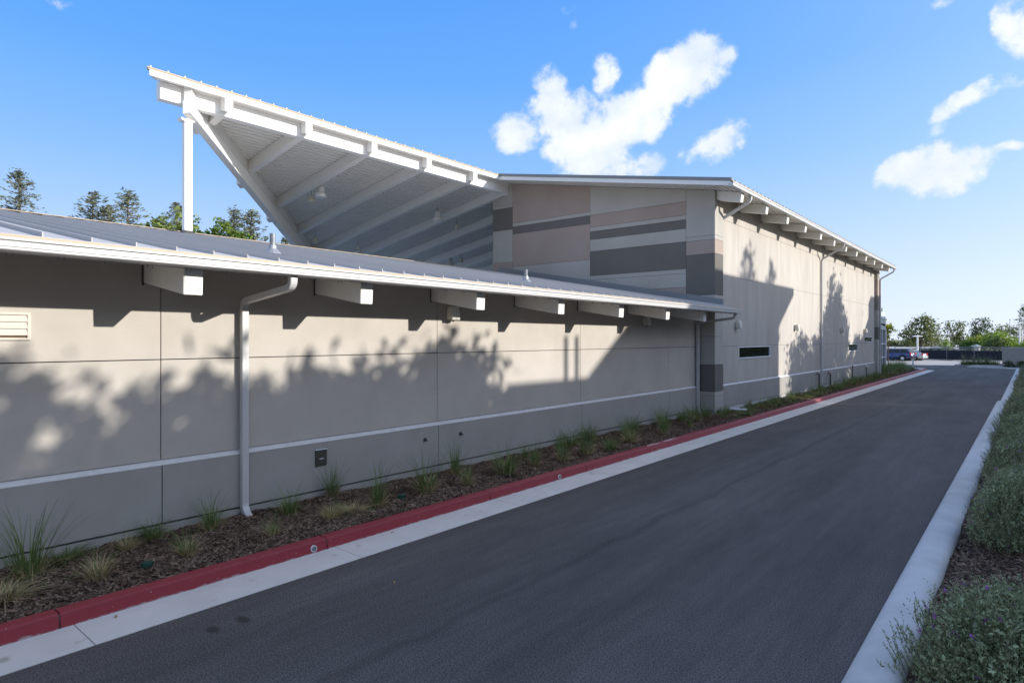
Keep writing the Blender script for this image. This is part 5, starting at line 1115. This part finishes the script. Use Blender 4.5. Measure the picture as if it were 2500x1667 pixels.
ftree('broadleaf_tree', 'mid-height olive tree behind the bright green ones', 2445, 793, 138, 5, [((0, 0, -.8), (1.6, 1.2, .8)), ((1.8, 0, -1.4), (1.4, 1.0, .9)), ((-1.6, 0, -1.6), (1.3, 1.0, .9)), ((.2, 0, -2.8), (3, 1.5, 1.1)), ((0, 0, -4.5), (3.2, 1.6, 1.2))], 110, 18, .36, M_LEAF, 104)
ftree('broadleaf_tree', 'bright yellow-green tree before the dark hedge', 2392, 820, 116, 4, [((0, 0, -.6), (1.6, 1.1, .6)), ((1.2, 0, -.9), (1.1, 1, .6)), ((-1.3, 0, -1.1), (1.0, .9, .5)), ((0, 0, -1.8), (1.9, 1.1, .6))], 70, 18, .30, mat('leaf_yellow_green', (.24, .30, .04), (.38, .42, .07), scale=.6, island=.3, transl=.35), 105)
ftree('broadleaf_tree', 'rounded dark green bush-tree in front of the yellow-green one', 2372, 832, 113, 4, [((0, 0, -.8), (1.6, 1.1, .7)), ((-1.0, 0, -1.2), (1.1, 1, .7)), ((1.1, 0, -1.4), (1.2, 1, .8))], 70, 20, .28, mat('leaf_deep', (.04, .10, .02), (.08, .17, .03), scale=.6, island=.3, transl=.25), 106)
ftree('broadleaf_tree', 'broad bright green tree left of the thin pole', 2440, 808, 112, 5, [((0, 0, -.8), (1.5, 1.1, .8)), ((1.4, 0, -1.5), (1.3, 1.1, 1.0)), ((-1.4, 0, -1.4), (1.2, 1.1, .9)), ((2.2, 0, -2.6), (1.0, 1, .8)), ((0, 0, -2.4), (2.2, 1.4, 1.0))], 120, 20, .28, M_LEAF2, 107)
ftree('broadleaf_tree', 'shaded dark green tree in front of the broad bright one', 2428, 826, 109, 4, [((0, 0, -.7), (1.2, .9, .7)), ((.9, 0, -1.3), (1.1, .9, .7)), ((-.9, 0, -1.2), (1.0, .9, .7))], 60, 20, .26, M_LEAF3, 108)
p = at(2505, 745, 122); conifer('conifer_tree', 'dark layered conifer at the right picture edge', (p.x, p.y, 0), p.z, 3.2, 60, 12, .42, M_LEAF3, 109, .3, .1, FT)
ftree('broadleaf_tree', 'low rounded green tree at the right picture edge behind the wall', 2500, 836, 106, 3, [((0, 0, -.6), (1.3, 1, .6)), ((-.9, 0, -1.0), (1.0, .9, .6))], 50, 20, .26, M_LEAF2, 110)
ftree('broadleaf_tree', 'low yellowish trees seen under the staked tree', 2190, 832, 122, 4, [((0, 0, -.8), (1.8, 1.2, .8)), ((1.9, 0, -1.0), (1.6, 1.2, .8)), ((-2.2, 0, -.5), (1.7, 1.2, .9))], 80, 18, .32, M_LEAF, 111)
for i, (x_, y_, zt_) in enumerate(((4, 118, 9), (9, 124, 10), (15, 116, 9), (22, 128, 10))):
    broadleaf('broadleaf_tree', ['leafy tree beyond the block wall, out to the right', 'second leafy tree out to the right beyond the block wall', 'third leafy tree out to the right beyond the block wall', 'fourth leafy tree out to the right beyond the block wall'][i], (x_, y_, 0), zt_, [((0, 0, zt_ - 1.5), (2.4, 2.4, 1.5)), ((0, 0, zt_ - 4), (3.4, 3.4, 2.2)), ((0, 0, 2.4), (3.2, 3.2, 2))], 160, 24, .4, M_LEAF3, 120 + i, .5, FT)
# far low buildings
def shed(name, label, px0, px1, ytop, dep, m, roofm, zb=0):
    a = at(px0, ytop, dep); b = at(px1, ytop, dep); o = thing(name, label, 'building', (a.x, a.y, 0)); zt = a.z; n_ = VV * 5
    part('wall', MB().hexa([(a.x, a.y, 0), (b.x, b.y, 0), (b.x + n_.x, b.y + n_.y, 0), (a.x + n_.x, a.y + n_.y, 0)], [(a.x, a.y, zt - .22), (b.x, b.y, zt - .22), (b.x + n_.x, b.y + n_.y, zt - .22), (a.x + n_.x, a.y + n_.y, zt - .22)]), m, o)
    e = (b - a).normalized() * .4; f_ = VV * .5
    q = [a - e - f_, b + e - f_, b + e + n_ + f_, a - e + n_ + f_]
    part('roof', MB().hexa([(v.x, v.y, zt - .215) for v in q], [(v.x, v.y, zt) for v in q]), roofm, o)
    for i in range(3):
        c = a.lerp(b, .2 + .28 * i); d2 = a.lerp(b, .3 + .28 * i); g2 = VV * -.03
        part('window', MB().add([(c.x + g2.x, c.y + g2.y, zt * .45), (d2.x + g2.x, d2.y + g2.y, zt * .45), (d2.x + g2.x, d2.y + g2.y, zt * .75), (c.x + g2.x, c.y + g2.y, zt * .75)], [(0, 1, 2, 3)]), M_GLASS, o)
    return o
shed('portable_building', 'long pale portable building behind the blue car', 2150, 2232, 847.5, 114, mat('pale_siding', (.50, .46, .42), (.55, .51, .47), scale=.6, stretch=(6, 6, .2)), M_WHITE)
shed('portable_building', 'grey portable building with pale roof edge right of the lamp post', 2252, 2328, 847, 116, mat('grey_siding', (.30, .33, .33), (.35, .38, .38), scale=.6, stretch=(6, 6, .2)), M_WHITE)
p = at(2383, 841, 112)
o = thing('kiosk', 'small white round-roofed kiosk beyond the fence', 'kiosk', (p.x, p.y, 0)); zt = p.z
part('wall', MB().lathe([(.62, 0), (.62, zt - .35), (.60, zt - .34)], n=14), M_WHITE, o, local=True); part('roof', MB().lathe([(.95, zt - .34), (.9, zt - .28), (.45, zt - .10), (.08, zt), (.05, zt + .08)], n=14), M_WHITE, o, local=True)
shed('site_cabin', 'low white cabin roof beside the kiosk', 2360, 2440, 853, 114, M_WHITE, M_WHITE)
# grasses in the far island
g = np.random.default_rng(15)
for i, (px, h_, lab) in enumerate(((2356, .9, 'leftmost feathery grass in the far kerbed island'), (2368, .8, 'second feathery grass in the far island'), (2382, 1.0, 'third feathery grass in the far island'), (2398, .9, 'fourth feathery grass in the far island'), (2412, 1.0, 'fifth feathery grass in the far island'), (2430, .7, 'dark low shrub grass by the block wall end'))):
    p = grd(px, 890, .15); o = thing('grass_clump', lab, 'grass', (p.x, p.y, .14), 'feathery grasses in the far island')
    v, f = blades(150, h_, .3, .4, .012, g, 0, .7, .35); link('green_blades', npmesh('green_blades', v, f, M_GREEN), o, local=True)
    v, f = blades(50, h_ * 1.5, .25, .25, .008, g, 0, .5, .3); link('dry_blades', npmesh('dry_blades', v, f, mat('plume', (.20, .20, .12), (.28, .27, .18), scale=2, island=.3)), o, local=True)
for px, lab in ((2281, 'small round shrub left of the young staked tree'), (2293, 'small round shrub beside the young staked tree'), (2318, 'small round shrub right of the young staked tree'), (2462, 'small dark shrub at the foot of the block wall'), (2492, 'dark shrub at the right end of the block wall')):
    if px < 2400: p = at(px, 879, 99)
    else: p = at(px, 896, 62)
    broadleaf('round_shrub', lab, (p.x, p.y, .1), .6, [((0, 0, .28), (.5, .4, .3)), ((.25, .1, .25), (.4, .35, .25))], 26, 18, .12, M_LEAF2 if px < 2400 else M_LEAF3, int(px), .1, None, .03, cat='shrub')
